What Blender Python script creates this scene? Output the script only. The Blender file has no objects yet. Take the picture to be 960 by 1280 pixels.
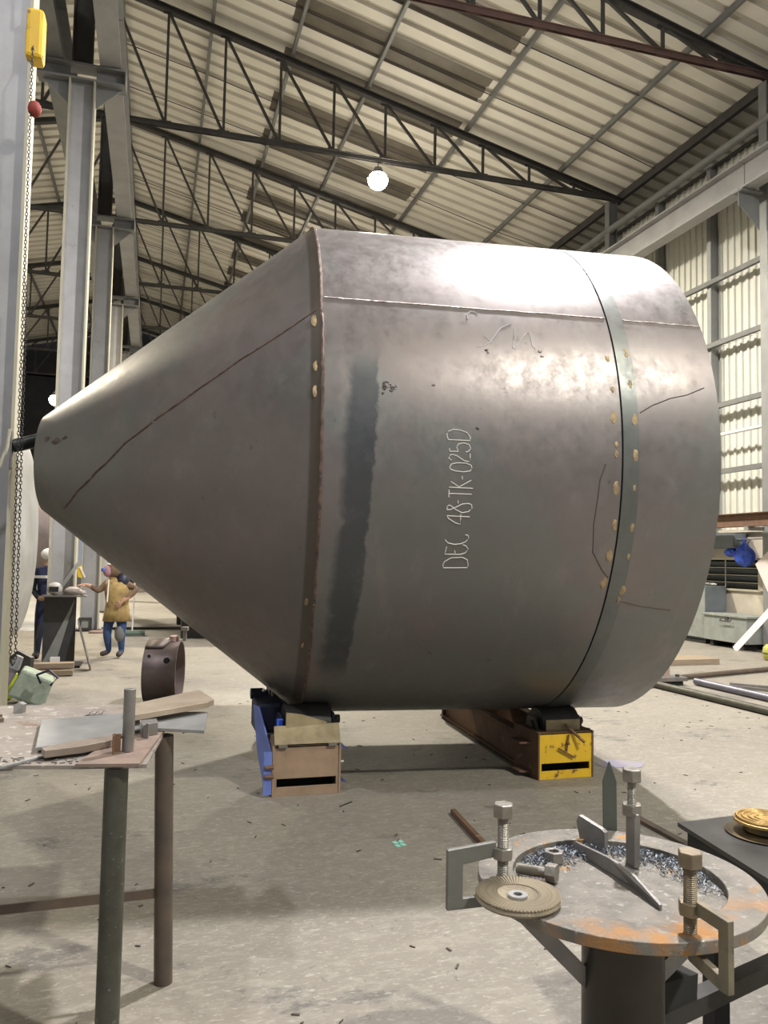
import bpy, bmesh, math, random
from mathutils import Vector, Matrix, Euler
random.seed(7)
sc = bpy.context.scene
COL = sc.collection
V = Vector
PI = math.pi
R_ = math.radians

# ------------------------------------------------------------------ camera
cam = bpy.data.cameras.new('camera'); camo = bpy.data.objects.new('camera', cam); COL.objects.link(camo)
cam.sensor_fit = 'VERTICAL'; cam.sensor_height = 36.0; cam.sensor_width = 27.0
cam.lens = 983.1 / 1280 * 36.0
cam.clip_start = 0.05; cam.clip_end = 300
YAW, PITCH, ROLL = 0.28293, 0.058854, 0.018528
f_ = V((math.sin(YAW)*math.cos(PITCH), math.cos(YAW)*math.cos(PITCH), math.sin(PITCH)))
r_ = V((math.cos(YAW), -math.sin(YAW), 0)); u_ = r_.cross(f_)
r2 = r_*math.cos(ROLL) + u_*math.sin(ROLL); u2 = -r_*math.sin(ROLL) + u_*math.cos(ROLL)
m = Matrix((r2, u2, -f_)).transposed().to_4x4(); m.translation = V((0, 0, 1.6))
camo.matrix_world = m
sc.camera = camo
# ------------------------------------------------------------------ world, view
w = bpy.data.worlds.new('world'); sc.world = w; w.use_nodes = True
bg = w.node_tree.nodes['Background']; bg.inputs[0].default_value = (0.80, 0.88, 1.0, 1); bg.inputs[1].default_value = 0.28
sc.view_settings.view_transform = 'Standard'; sc.view_settings.look = 'None'
sc.view_settings.exposure = 0.35; sc.view_settings.gamma = 1.0; sc.view_settings.use_curve_mapping = False
LAMPS = [  # x, y, z, watts, colour, label
    (4.77, 17.44, 10.52, 5600, (1.0, 0.91, 0.74), 'glaring round floodlight hanging from the second roof truss above the vessel'),
    (5.30, 6.64, 10.40, 4600, (1.0, 0.96, 0.95), 'round floodlight under the roof right above the conical vessel'),
    (6.10, -3.60, 10.40, 4300, (1.0, 0.96, 0.84), 'round floodlight under the roof behind the viewer on the right'),
    (-3.6, 1.24, 10.40, 1000, (0.95, 0.95, 1.0), 'unseen fill lamp added under the roof behind the viewer on the left'),  # unseen lamp, added for front fill
    (-3.55, 30.0, 7.05, 3200, (1.0, 0.93, 0.80), 'small bright floodlight far down the left bay beside the column'),
    (-6.6, 17.44, 10.40, 2200, (1.0, 0.88, 0.68), 'round floodlight hanging in the left bay beyond the steel column'),
    (4.77, 28.24, 10.52, 2600, (1.0, 0.90, 0.72), 'round floodlight hanging from a far roof truss behind the vessel'),
]
# ------------------------------------------------------------------ materials
MATS = {}
def mat(name, c1, c2=None, scale=3.0, rough=0.7, metal=0.0, bump=0.0, c3=None, t3=0.62, scale3=8.0, stretch=(1,1,1), rvar=0.1, fine=0.0, spec=0.5, c4=None, t4=0.6, scale4=1.2):
    if name in MATS: return MATS[name]
    mt = bpy.data.materials.new(name); mt.use_nodes = True; nt = mt.node_tree; N = nt.nodes; L = nt.links
    b = N['Principled BSDF']; b.inputs['Roughness'].default_value = rough; b.inputs['Metallic'].default_value = metal
    b.inputs['Specular IOR Level'].default_value = spec
    MATS[name] = mt
    if c2 is None:
        b.inputs['Base Color'].default_value = (*c1, 1); return mt
    tc = N.new('ShaderNodeTexCoord'); mp = N.new('ShaderNodeMapping'); mp.inputs['Scale'].default_value = stretch
    L.new(tc.outputs['Object'], mp.inputs['Vector'])
    def noise(s, d=6, r=0.6):
        n = N.new('ShaderNodeTexNoise'); n.inputs['Scale'].default_value = s; n.inputs['Detail'].default_value = d
        n.inputs['Roughness'].default_value = r; L.new(mp.outputs[0], n.inputs['Vector']); return n
    def ramp(n, a, bb):
        r = N.new('ShaderNodeMapRange'); r.inputs[1].default_value = a; r.inputs[2].default_value = bb
        L.new(n.outputs[0], r.inputs[0]); return r
    def mix(fac, A, B):
        x = N.new('ShaderNodeMix'); x.data_type = 'RGBA'
        L.new(fac.outputs[0], x.inputs[0])
        for i, q in ((6, A), (7, B)):
            if isinstance(q, tuple): x.inputs[i].default_value = (*q, 1)
            else: L.new(q, x.inputs[i])
        return x.outputs[2]
    n1 = noise(scale)
    col = mix(ramp(n1, 0.33, 0.67), c1, c2)
    if c4: col = mix(ramp(noise(scale4, 4, 0.65), t4, t4+0.07), col, c4)
    if c3: col = mix(ramp(noise(scale3, 8, 0.7), t3, t3+0.05), col, c3)
    L.new(col, b.inputs['Base Color'])
    rr = N.new('ShaderNodeMapRange'); rr.inputs[3].default_value = rough-rvar; rr.inputs[4].default_value = rough+rvar
    L.new(noise(scale*3).outputs[0], rr.inputs[0]); L.new(rr.outputs[0], b.inputs['Roughness'])
    if bump:
        bp = N.new('ShaderNodeBump'); bp.inputs['Strength'].default_value = bump; bp.inputs['Distance'].default_value = 0.01
        L.new(noise(scale*6, 8, 0.7).outputs[0], bp.inputs['Height']); L.new(bp.outputs[0], b.inputs['Normal'])
    return mt
def emit(name, c, s):
    mt = bpy.data.materials.new(name); mt.use_nodes = True; b = mt.node_tree.nodes['Principled BSDF']
    b.inputs['Base Color'].default_value = (*c, 1); b.inputs['Emission Color'].default_value = (*c, 1); b.inputs['Emission Strength'].default_value = s
    return mt

def floor_mat():
    mt = mat('concrete_floor', (0.235,0.212,0.178), (0.185,0.170,0.145), 0.5, 0.60, 0, 0.15, c3=(0.125,0.117,0.104), t3=0.58, scale3=1.3, stretch=(1,1.5,1), rvar=0.14)
    nt = mt.node_tree; N = nt.nodes; L = nt.links; b = N['Principled BSDF']
    tc = N.new('ShaderNodeTexCoord')
    src = b.inputs['Base Color'].links[0].from_socket
    for sc_, st, th, w_, colr, f in ((9,(1,2.2,1),.50,.14,(0.34,0.32,0.275),.5),(26,(1,2.5,1),.55,.07,(0.46,0.435,0.385),.5),(16,(1.6,1,1),.60,.06,(0.10,0.095,0.085),.55),(2.2,(1,3.5,1),.57,.10,(0.31,0.28,0.225),.5)):
        mp = N.new('ShaderNodeMapping'); mp.inputs['Scale'].default_value = st; mp.inputs['Location'].default_value = (sc_,sc_*2,0); mp.inputs['Rotation'].default_value = (0,0,.35*sc_); L.new(tc.outputs['Object'], mp.inputs[0])
        n = N.new('ShaderNodeTexNoise'); n.inputs['Scale'].default_value = sc_; n.inputs['Detail'].default_value = 9; n.inputs['Roughness'].default_value = .72; n.inputs['Distortion'].default_value = .6; L.new(mp.outputs[0], n.inputs[0])
        r = N.new('ShaderNodeMapRange'); r.inputs[1].default_value = th; r.inputs[2].default_value = th+w_; r.inputs[4].default_value = f; L.new(n.outputs[0], r.inputs[0])
        x = N.new('ShaderNodeMix'); x.data_type = 'RGBA'; L.new(r.outputs[0], x.inputs[0]); L.new(src, x.inputs[6]); x.inputs[7].default_value = (*colr,1); src = x.outputs[2]
    L.new(src, b.inputs['Base Color']); return mt
CONC = floor_mat()
ROOF = mat('roof_sheet_cream', (0.78,0.755,0.68), (0.70,0.675,0.61), 1.2, 0.6, 0, 0.0)
RIB  = mat('roof_rib_shade', (0.56,0.53,0.46), (0.50,0.475,0.415), 1.2, 0.6)  # shade of the recessed ribs put into a darker sheet colour
SKY  = mat('rooflight_sheet_brown', (0.17,0.15,0.12), (0.12,0.105,0.085), 2.0, 0.55)
CLAD = mat('wall_cladding_cream', (0.56,0.56,0.49), (0.50,0.50,0.44), 1.2, 0.55)
MASON= mat('plaster_wall', (0.50,0.46,0.38), (0.38,0.34,0.28), 1.5, 0.9, 0, 0.3, c3=(0.25,0.21,0.17), t3=0.62, scale3=3)
STRU = mat('structure_grey_steel', (0.235,0.24,0.235), (0.185,0.19,0.19), 2.5, 0.55, 0.25, 0.05)
STRUD= mat('structure_dark_steel', (0.075,0.072,0.07), (0.05,0.048,0.047), 3, 0.6, 0.2)
STRUR= mat('structure_red_oxide', (0.15,0.085,0.075), (0.10,0.065,0.06), 3, 0.6, 0.1)
COLM = mat('column_pale_grey_paint', (0.38,0.38,0.385), (0.30,0.30,0.305), 2.2, 0.5, 0.1, 0.05, c3=(0.27,0.26,0.23), t3=0.64, scale3=6)
COLE = mat('column_cream_edge', (0.46,0.43,0.33), (0.38,0.36,0.29), 3, 0.6)
RUST = mat('rusty_steel', (0.20,0.115,0.07), (0.12,0.075,0.055), 6, 0.75, 0.3, 0.4, c3=(0.34,0.19,0.09), t3=0.6, scale3=12)
DARKS= mat('dark_mill_steel', (0.075,0.072,0.07), (0.045,0.043,0.042), 5, 0.5, 0.6, 0.15)
GREY = mat('bare_grey_steel', (0.27,0.26,0.25), (0.19,0.18,0.175), 7, 0.45, 0.6, 0.2, c3=(0.24,0.16,0.10), t3=0.63, scale3=9)
LGREY= mat('bright_plate_steel', (0.42,0.42,0.42), (0.30,0.31,0.32), 5, 0.38, 0.6, 0.1)
PIPEG= mat('dark_green_brown_pipe', (0.085,0.088,0.07), (0.055,0.050,0.040), 9, 0.5, 0.4, 0.3, c3=(0.20,0.23,0.20), t3=0.62, scale3=60)
PIPEB= mat('brown_pipe', (0.15,0.11,0.085), (0.08,0.07,0.062), 5, 0.5, 0.4, 0.2)
BOLT = mat('zinc_bolt', (0.33,0.315,0.28), (0.22,0.205,0.18), 14, 0.42, 0.7, 0.2)
BOLTB= mat('worn_brass_tone_bolt', (0.29,0.24,0.17), (0.19,0.155,0.115), 14, 0.45, 0.7, 0.2)
TABRUST = mat('flange_steel_with_rust', (0.25,0.228,0.20), (0.165,0.155,0.14), 14, 0.5, 0.5, 0.5, c3=(0.40,0.21,0.07), t3=0.585, scale3=6, c4=(0.33,0.315,0.29), t4=0.58, scale4=40)
YEL  = mat('yellow_paint_worn', (0.72,0.46,0.02), (0.62,0.38,0.02), 6, 0.55, 0, 0.2, c3=(0.16,0.09,0.03), t3=0.575, scale3=11)
BLUE = mat('blue_paint', (0.14,0.20,0.55), (0.10,0.15,0.42), 6, 0.45, 0, 0.1)
DBLUE= mat('dark_navy_metal', (0.015,0.02,0.05), (0.01,0.012,0.03), 5, 0.5)
BROWNB = mat('brown_primer_plate', (0.36,0.25,0.17), (0.27,0.19,0.13), 8, 0.65, 0.1, 0.2, c3=(0.50,0.40,0.30), t3=0.67, scale3=25)
OLIVE= mat('olive_stained_plate', (0.36,0.30,0.17), (0.22,0.17,0.10), 7, 0.65, 0.1, 0.2, c3=(0.08,0.06,0.04), t3=0.62, scale3=9)
WOOD = mat('raw_timber', (0.30,0.24,0.17), (0.22,0.17,0.12), 4, 0.8, 0, 0.3, stretch=(1,8,8))
CABG = mat('cabinet_grey_green', (0.26,0.28,0.26), (0.20,0.215,0.20), 4, 0.6, 0.1, 0.05, c3=(0.33,0.31,0.25), t3=0.6, scale3=7)
CABD = mat('cabinet_dark_blue_grey', (0.13,0.15,0.16), (0.10,0.115,0.125), 4, 0.6)
BLACK= mat('black_void', (0.012,0.012,0.012), (0.02,0.02,0.02), 4, 0.8)
WHITE= mat('white_paint', (0.80,0.78,0.76), (0.72,0.70,0.68), 4, 0.6)
BAGB = mat('blue_plastic_bag', (0.03,0.10,0.62), (0.02,0.06,0.42), 9, 0.35, 0, 0.4)
CHALK= mat('chalk', (0.62,0.60,0.57)); CHALK2 = mat('faint_chalk', (0.40,0.40,0.43)); SCAR = mat('dark_scratch', (0.06,0.045,0.04))
TACK = mat('heat_tint_tack', (0.42,0.31,0.17), (0.25,0.19,0.12), 30, 0.5, 0.5, 0.4)
BEAD = mat('weld_bead', (0.55,0.52,0.50), (0.16,0.10,0.08), 22, 0.4, 0.6, 0.6)
BEADR= mat('weld_bead_rusty', (0.20,0.13,0.10), (0.07,0.05,0.05), 20, 0.5, 0.5, 0.6, c3=(0.8,0.76,0.7), t3=0.64, scale3=30)
SWARF= mat('blue_grey_swarf', (0.24,0.265,0.31), (0.13,0.145,0.17), 20, 0.4, 0.6, 0.2)
GRIND= mat('abrasive_tan', (0.36,0.31,0.23), (0.25,0.21,0.15), 16, 0.85, 0, 0.8, c3=(0.55,0.35,0.14), t3=0.62, scale3=14)
GOLD = mat('golden_coil', (0.62,0.42,0.16), (0.45,0.30,0.12), 12, 0.35, 0.7, 0.2)
VSIL = mat('vessel_silver', (0.50,0.50,0.48), (0.38,0.38,0.36), 3, 0.4, 0.4)
VPNK = mat('vessel_mill_scale', (0.27,0.22,0.21), (0.20,0.17,0.165), 3, 0.5, 0.4)
VBLU = mat('vessel_blue_grey', (0.36,0.40,0.42), (0.30,0.34,0.36), 3, 0.5, 0.3)
LEATH= mat('tan_leather', (0.40,0.28,0.10), (0.24,0.165,0.07), 12, 0.75, 0, 0.4, c3=(0.16,0.10,0.05), t3=0.60, scale3=12)
DENIM= mat('denim', (0.04,0.08,0.20), (0.03,0.055,0.13), 20, 0.9)
NAVY = mat('navy_coverall', (0.015,0.02,0.06), (0.01,0.014,0.04), 12, 0.85)
SKIN = mat('skin', (0.42,0.25,0.17)); BOOT = mat('boot_brown', (0.06,0.04,0.03)); GLOVE = mat('glove_pale', (0.55,0.42,0.32))
BROWNC = mat('brown_cloth', (0.16,0.10,0.06), (0.11,0.07,0.045), 15, 0.9)

def tank_mat(name, cone=False):
    mt = mat(name, (0.205,0.180,0.176), (0.158,0.144,0.146), 1.2, 0.42, 0.60, 0.08, c3=(0.10,0.095,0.098), t3=0.66, scale3=5.5, stretch=(1,1,1), rvar=0.12, c4=(0.172,0.172,0.166), t4=0.50, scale4=0.6)
    nt = mt.node_tree; N = nt.nodes; L = nt.links; b = N['Principled BSDF']
    tc = N.new('ShaderNodeTexCoord'); sp = N.new('ShaderNodeSeparateXYZ'); L.new(tc.outputs['Object'], sp.inputs[0])
    def M(op, a, bb=None):
        x = N.new('ShaderNodeMath'); x.operation = op
        for i, q in enumerate((a, bb)):
            if q is None: continue
            if isinstance(q, (int, float)): x.inputs[i].default_value = q
            else: L.new(q, x.inputs[i])
        return x.outputs[0]
    def mr(v, a, bb):
        x = N.new('ShaderNodeMapRange'); x.interpolation_type = 'SMOOTHSTEP'; L.new(v, x.inputs[0]); x.inputs[1].default_value = a; x.inputs[2].default_value = bb; return x.outputs[0]
    mp = N.new('ShaderNodeMapping'); mp.inputs['Scale'].default_value = (2.6, 1.1, 1.1) if not cone else (2,1.6,1.6); L.new(tc.outputs['Object'], mp.inputs[0])
    nz = N.new('ShaderNodeTexNoise'); nz.inputs['Scale'].default_value = 2.2; nz.inputs['Detail'].default_value = 8; nz.inputs['Roughness'].default_value = .7; L.new(mp.outputs[0], nz.inputs[0])
    X = sp.outputs['X']; Z = sp.outputs['Z']
    if not cone:
        # dark ground-off band just right of the girth weld, edges ragged
        n5 = N.new('ShaderNodeTexNoise'); n5.inputs['Scale'].default_value = 5.0; n5.inputs['Detail'].default_value = 9; n5.inputs['Roughness'].default_value = .75; L.new(tc.outputs['Object'], n5.inputs[0])
        xn = M('ADD', X, M('MULTIPLY', M('SUBTRACT', n5.outputs[0], 0.5), 0.13))
        c0 = M('ADD', 0.175, M('MULTIPLY', M('SUBTRACT', Z, 1.2), 0.05))   # centre drifts right as it climbs
        dd_ = M('SUBTRACT', xn, c0)
        band = M('MULTIPLY', M('MULTIPLY', M('SUBTRACT', 1.0, mr(dd_, 0.070, 0.088)), mr(dd_, -0.13, -0.06)), M('MULTIPLY', mr(Z, 0.75, 0.95), M('SUBTRACT', 1.0, mr(Z, 2.65, 2.9))))
        col2 = (0.060,0.066,0.074)
        band = M('MULTIPLY', M('MULTIPLY', band, 0.85), mr(n5.outputs[0], 0.15, 0.48))
    else:
        band = M('MULTIPLY', mr(X, -0.085, -0.065), 0.75); col2 = (0.085,0.068,0.05)
    # streaks round the shell
    src = b.inputs['Base Color'].links[0].from_socket
    x1 = N.new('ShaderNodeMix'); x1.data_type = 'RGBA'; L.new(mr(nz.outputs[0], 0.50, 0.75), x1.inputs[0]); L.new(src, x1.inputs[6]); x1.inputs[7].default_value = (0.215,0.200,0.192,1)
    n7 = N.new('ShaderNodeTexNoise'); n7.inputs['Scale'].default_value = 14; n7.inputs['Detail'].default_value = 8; n7.inputs['Roughness'].default_value = .8; L.new(mp.outputs[0], n7.inputs[0])
    x0 = N.new('ShaderNodeMix'); x0.data_type = 'RGBA'; L.new(M('MULTIPLY', mr(n7.outputs[0], 0.60, 0.70), 0.6), x0.inputs[0]); L.new(x1.outputs[2], x0.inputs[6]); x0.inputs[7].default_value = (0.09,0.085,0.085,1); x1 = x0
    x2 = N.new('ShaderNodeMix'); x2.data_type = 'RGBA'; L.new(band, x2.inputs[0]); L.new(x1.outputs[2], x2.inputs[6]); x2.inputs[7].default_value = (*col2, 1)
    L.new(x2.outputs[2], b.inputs['Base Color'])
    return mt
TANK = tank_mat('tank_mill_steel'); TANKC = tank_mat('cone_mill_steel', True)
STRIP = mat('ground_strip_steel', (0.115,0.125,0.122), (0.15,0.155,0.148), 3, 0.34, 0.6, 0.05, c3=(0.20,0.17,0.12), t3=0.64, scale3=8)

# ------------------------------------------------------------------ builders
W = {}
MEMO = {}
def Wm(o): return W.get(o.name, Matrix.Identity(4))
def thing(name, label, cat, loc=(0,0,0), rotz=0.0, group=None, rot=None):
    o = bpy.data.objects.new(name, None); COL.objects.link(o); o.empty_display_size = 0.2
    o.location = loc; o.rotation_euler = rot if rot else (0,0,rotz)
    W[o.name] = Matrix.Translation(V(loc)) @ (Euler(rot) if rot else Euler((0,0,rotz))).to_matrix().to_4x4()
    if label: o['label'] = label
    if cat: o['category'] = cat
    if group: o['group'] = group
    return o
def tag(o, label, cat, group=None):
    o['label'] = label; o['category'] = cat
    if group: o['group'] = group
    return o
class MB:
    def __init__(s): s.b = bmesh.new()
    def box(s, c, size, rot=None):
        M = Matrix.Translation(V(c))
        if rot is not None: M = M @ (Euler(rot).to_matrix().to_4x4() if not isinstance(rot, Matrix) else rot.to_4x4())
        M = M @ Matrix.Diagonal((*size, 1)); bmesh.ops.create_cube(s.b, size=1.0, matrix=M); return s
    def bb(s, x0,x1,y0,y1,z0,z1): return s.box(((x0+x1)/2,(y0+y1)/2,(z0+z1)/2), (abs(x1-x0),abs(y1-y0),abs(z1-z0)))
    def frame(s, p, q, up=(0,0,1)):
        p, q = V(p), V(q); d = q-p; L = d.length; x = d.normalized(); u = V(up)
        if abs(x.dot(u)) > .98: u = V((0,1,0))
        y = u.cross(x).normalized(); z = x.cross(y)
        return (p+q)/2, L, Matrix((x,y,z)).transposed()
    def beam(s, p, q, wd, ht, up=(0,0,1)):
        c, L, M = s.frame(p, q, up); return s.box(c, (L,wd,ht), M)
    def ibeam(s, p, q, wd, ht, t=0.02, up=(0,0,1)):
        c, L, M = s.frame(p, q, up); z = M.col[2]
        s.box(c+z*(ht/2-t/2), (L,wd,t), M); s.box(c-z*(ht/2-t/2), (L,wd,t), M); s.box(c, (L,t*.8,ht-2*t), M); return s
    def cyl(s, p, q, r, n=20, rb=None, caps=True):
        c, L, M = s.frame(p, q); MM = Matrix.Translation(c) @ M.to_4x4() @ Matrix.Rotation(PI/2, 4, 'Y')
        bmesh.ops.create_cone(s.b, cap_ends=caps, segments=n, radius1=r, radius2=r if rb is None else rb, depth=L, matrix=MM); return s
    def pipe(s, p, q, r, t, n=32):
        "open tube with wall thickness"
        c, L, M = s.frame(p, q); x, y, z = M.col[0], M.col[1], M.col[2]
        rings = []
        for sx, rr in ((-.5,r),(.5,r),(.5,r-t),(-.5,r-t)):
            rings.append([s.b.verts.new(c + x*(L*sx) + y*(rr*math.cos(a)) + z*(rr*math.sin(a))) for a in (2*PI*i/n for i in range(n))])
        for k in range(4):
            A, B = rings[k], rings[(k+1) % 4]
            for i in range(n): s.b.faces.new((A[i], A[(i+1)%n], B[(i+1)%n], B[i]))
        return s
    def tube(s, pts, r, n=8):
        pts = [V(p) for p in pts]; rings = []
        for i, p in enumerate(pts):
            d = (pts[min(i+1,len(pts)-1)] - pts[max(i-1,0)]).normalized()
            u = V((0,0,1)) if abs(d.z) < .9 else V((1,0,0)); y = u.cross(d).normalized(); z = d.cross(y)
            rr = r[i] if isinstance(r, (list,tuple)) else r
            rings.append([s.b.verts.new(p + y*(rr*math.cos(2*PI*k/n)) + z*(rr*math.sin(2*PI*k/n))) for k in range(n)])
        for A, B in zip(rings, rings[1:]):
            for k in range(n): s.b.faces.new((A[k], A[(k+1)%n], B[(k+1)%n], B[k]))
        s.b.faces.new(rings[0][::-1]); s.b.faces.new(rings[-1]); return s
    def prism(s, pts, z0, z1):
        a = [s.b.verts.new((x,y,z0)) for x,y in pts]; b = [s.b.verts.new((x,y,z1)) for x,y in pts]; n = len(pts)
        s.b.faces.new(a[::-1]); s.b.faces.new(b)
        for i in range(n): s.b.faces.new((a[i], a[(i+1)%n], b[(i+1)%n], b[i]))
        return s
    def extr(s, pts, d):
        "polygon of 3d points extruded by vector d"
        a = [s.b.verts.new(V(p)) for p in pts]; b = [s.b.verts.new(V(p)+V(d)) for p in pts]; n = len(pts)
        s.b.faces.new(a[::-1]); s.b.faces.new(b)
        for i in range(n): s.b.faces.new((a[i], a[(i+1)%n], b[(i+1)%n], b[i]))
        return s
    def lathe(s, prof, M=None, n=32, closed=False):
        "prof: (r, h) about local z"
        M = M or Matrix.Identity(4); rings = []
        for r, h in prof: rings.append([s.b.verts.new(M @ V((r*math.cos(2*PI*k/n), r*math.sin(2*PI*k/n), h))) for k in range(n)])
        pr = list(zip(rings, rings[1:]))
        if closed: pr.append((rings[-1], rings[0]))
        for A, B in pr:
            for k in range(n): s.b.faces.new((A[k], A[(k+1)%n], B[(k+1)%n], B[k]))
        if not closed:
            if prof[0][0] > 1e-4: s.b.faces.new(rings[0][::-1])
            if prof[-1][0] > 1e-4: s.b.faces.new(rings[-1])
        return s
    def ball(s, c, r, sc_=(1,1,1), sub=2):
        bmesh.ops.create_icosphere(s.b, subdivisions=sub, radius=r, matrix=Matrix.Translation(V(c)) @ Matrix.Diagonal((*sc_,1))); return s
    def hexn(s, p, q, r): return s.cyl(p, q, r, 6)
    def jit(s, a):
        for v in s.b.verts: v.co += V((random.uniform(-a,a), random.uniform(-a,a), random.uniform(-a,a)))
        return s
    def done(s, name, m_, parent=None, smooth=False, bev=0.0, kind=None):
        if parent is not None: s.b.transform(Wm(parent).inverted())
        bmesh.ops.remove_doubles(s.b, verts=s.b.verts, dist=1e-6)
        bmesh.ops.recalc_face_normals(s.b, faces=s.b.faces)
        me = bpy.data.meshes.new(name); s.b.to_mesh(me); s.b.free()
        for x in (m_ if isinstance(m_, (list,tuple)) else [m_]): me.materials.append(x)
        if smooth:
            for p in me.polygons: p.use_smooth = True
            try: me.set_sharp_from_angle(angle=R_(40))
            except Exception: pass
        o = bpy.data.objects.new(name, me); COL.objects.link(o)
        if parent is not None:
            o.parent = parent; W[o.name] = Wm(parent)
        if bev:
            bm_ = o.modifiers.new('bevel', 'BEVEL'); bm_.width = bev; bm_.segments = 2; bm_.limit_method = 'ANGLE'
        if kind: o['kind'] = kind
        return o
def dup(root, loc=None, label=None, group=None, rotz=None):
    r = root.copy(); COL.objects.link(r)
    if loc is not None: r.location = loc
    if rotz is not None: r.rotation_euler = (0,0,rotz)
    if label: r['label'] = label
    if group: r['group'] = group
    for ch in list(root.children):
        c = ch.copy(); COL.objects.link(c); c.parent = r
        for g in ch.children:
            d = g.copy(); COL.objects.link(d); d.parent = c
    return r
def share(name, me, parent, loc=(0,0,0), rotz=0):
    "another part using an existing mesh (local coordinates of its parent)"
    o = bpy.data.objects.new(name, me); COL.objects.link(o); o.parent = parent; o.location = loc; o.rotation_euler = (0,0,rotz)
    return o

# ================================================================== SETTING
XE, T0Y, BAY, ZB, ZE, MT, S0, SP = 10.97, 12.04, 5.4, 10.99, 11.06, 0.2349, 1.022, 1.2548
XR = -1.34                                   # ridge
ROFF = 0.25
YA, YB = -9.0, 46.5
def roofz(x): return ZE + ROFF + MT*(XE - (x if x >= XR else 2*XR - x))
XL = 2*XR - 11.3
# floor: cast slabs
fl = thing('floor', 'worn grey concrete workshop floor with pale scuffs', 'floor'); fl['kind'] = 'structure'
MB().bb(XL-.3, 11.6, YA, YB, -0.12, 0.0).done('slab', CONC, fl)
MB().bb(XL-30, 40, YB, YB+40, -0.14, -0.01).done('yard', CONC, fl)
MB().bb(XL-30, 40, YA-25, YA, -0.14, -0.01).done('yard', CONC, fl)
# ---- roof sheets
ce = thing('ceiling', 'corrugated cream roof lining of the workshop with brown rooflight sheets', 'roof'); ce['kind'] = 'structure'
PER = 0.45
def sheet_mesh(xa, xb, ma, mb_, two=True):
    "0.9 m wide sheet from x=xa to x=xb along the slope; y from 0; z relative to plane at XE-level"
    bm_ = bmesh.new(); prof = []
    for k in range(2):
        y = k*PER
        prof += [(y,0,0),(y+.27,0,0),(y+.295,.065,1),(y+.425,.065,1)]
    prof.append((0.9,0,0))
    def z(x): return ZE + ROFF + MT*(XE-x)
    A = [bm_.verts.new((xa, y, z(xa)+h)) for y,h,_ in prof]; B = [bm_.verts.new((xb, y, z(xb)+h)) for y,h,_ in prof]
    for i in range(len(prof)-1):
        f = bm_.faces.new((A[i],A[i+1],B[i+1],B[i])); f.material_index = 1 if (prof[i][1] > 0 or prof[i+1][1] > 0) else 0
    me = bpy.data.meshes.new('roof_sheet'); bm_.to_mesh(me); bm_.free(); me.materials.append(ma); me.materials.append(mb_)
    sd = None
    return me
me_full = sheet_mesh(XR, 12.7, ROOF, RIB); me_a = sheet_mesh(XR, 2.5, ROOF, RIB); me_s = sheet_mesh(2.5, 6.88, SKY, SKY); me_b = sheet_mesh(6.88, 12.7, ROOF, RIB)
def thick(o, t=0.008):
    s = o.modifiers.new('solid','SOLIDIFY'); s.thickness = t; s.offset = 0; return o
n0 = int((YA-15.6)//0.9)+1
for i in range(n0, int((YB-15.6)//0.9)):
    y = 15.6 + 0.9*i
    sky = (i % 2 == 0)
    for nm, me in ((('roof_sheet', me_a), ('rooflight_sheet', me_s), ('roof_sheet', me_b)) if sky else (('roof_sheet', me_full),)):
        thick(share(nm, me, ce, (0, y, 0)))
    o = thick(share('roof_sheet', me_full, ce, (2*XR, y+.9, 0), PI))
# ---- right wall
wr = thing('wall_right', 'right workshop wall of cream ribbed cladding over a plastered dado', 'wall'); wr['kind'] = 'structure'
def clad_mesh(h, wd=0.99, per=0.198):
    bm_ = bmesh.new(); prof = []
    for k in range(5):
        y = k*per; prof += [(y,0),(y+.115,0),(y+.130,-.035),(y+.180,-.035)]
    prof.append((wd,0))
    A = [bm_.verts.new((x,y,0)) for y,x in prof]; B = [bm_.verts.new((x,y,h)) for y,x in prof]
    for i in range(len(prof)-1): bm_.faces.new((A[i],A[i+1],B[i+1],B[i]))
    me = bpy.data.meshes.new('cladding_sheet'); bm_.to_mesh(me); bm_.free(); me.materials.append(CLAD); return me
ch_lo = clad_mesh(4.05); ch_mid = clad_mesh(2.6); ch_hi = clad_mesh(1.36)
for i in range(int((YB-YA)/0.99)+1):
    y = YA + .99*i
    for me, z, dx in ((ch_lo,2.22,0.0),(ch_mid,6.2,0.012),(ch_hi,8.74,0.024)):
        thick(share('cladding_sheet', me, wr, (11.35-dx, y, z)), .006)
MB().bb(11.30,11.6,YA,12.0,0,2.25).bb(11.30,11.6,14.6,YB,0,2.25).bb(11.30,11.6,12.0,14.6,0,1.10).bb(11.30,11.6,12.0,14.6,1.72,2.25).done('plaster_dado', MASON, wr)
MB().bb(11.22,11.62,YA,YB,2.25,2.31).done('coping', MASON, wr)
MB().bb(11.2,12.62,YA,YB,10.08,10.12).bb(12.58,12.62,YA,YB,10.12,10.86).done('eave_light_block', STRUD, wr)  # dark panels added to close the open eave gap against daylight
# girts and posts of the wall
for z in (3.50,4.87,6.18,7.53):
    MB().bb(11.04,11.12,YA,YB,z-.05,z+.05).done('girt', mat('girt_grey', (0.15,0.155,0.15), (0.11,0.115,0.11), 3, 0.6), wr)
y = T0Y - 4*BAY
k = 0
while y < YB-1:
    if k % 3: MB().bb(11.12,11.30,y-.06,y+.06,2.31,10.08).done('post', STRU, wr)
    y += BAY/3; k += 1
MB().cyl((11.0,YA,4.24),(11.0,YB,4.24),.035,10).done('conduit', WHITE, wr, True)
# eave members
MB().cyl((10.95,YA,10.12),(10.95,YB,10.12),.085,16).done('eave_tube', STRU, wr, True)
for x in (11.35,):
    MB().bb(x-.05,x+.05,YA,YB,11.00,11.20).done('eave_purlin', STRUD, wr)
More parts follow.
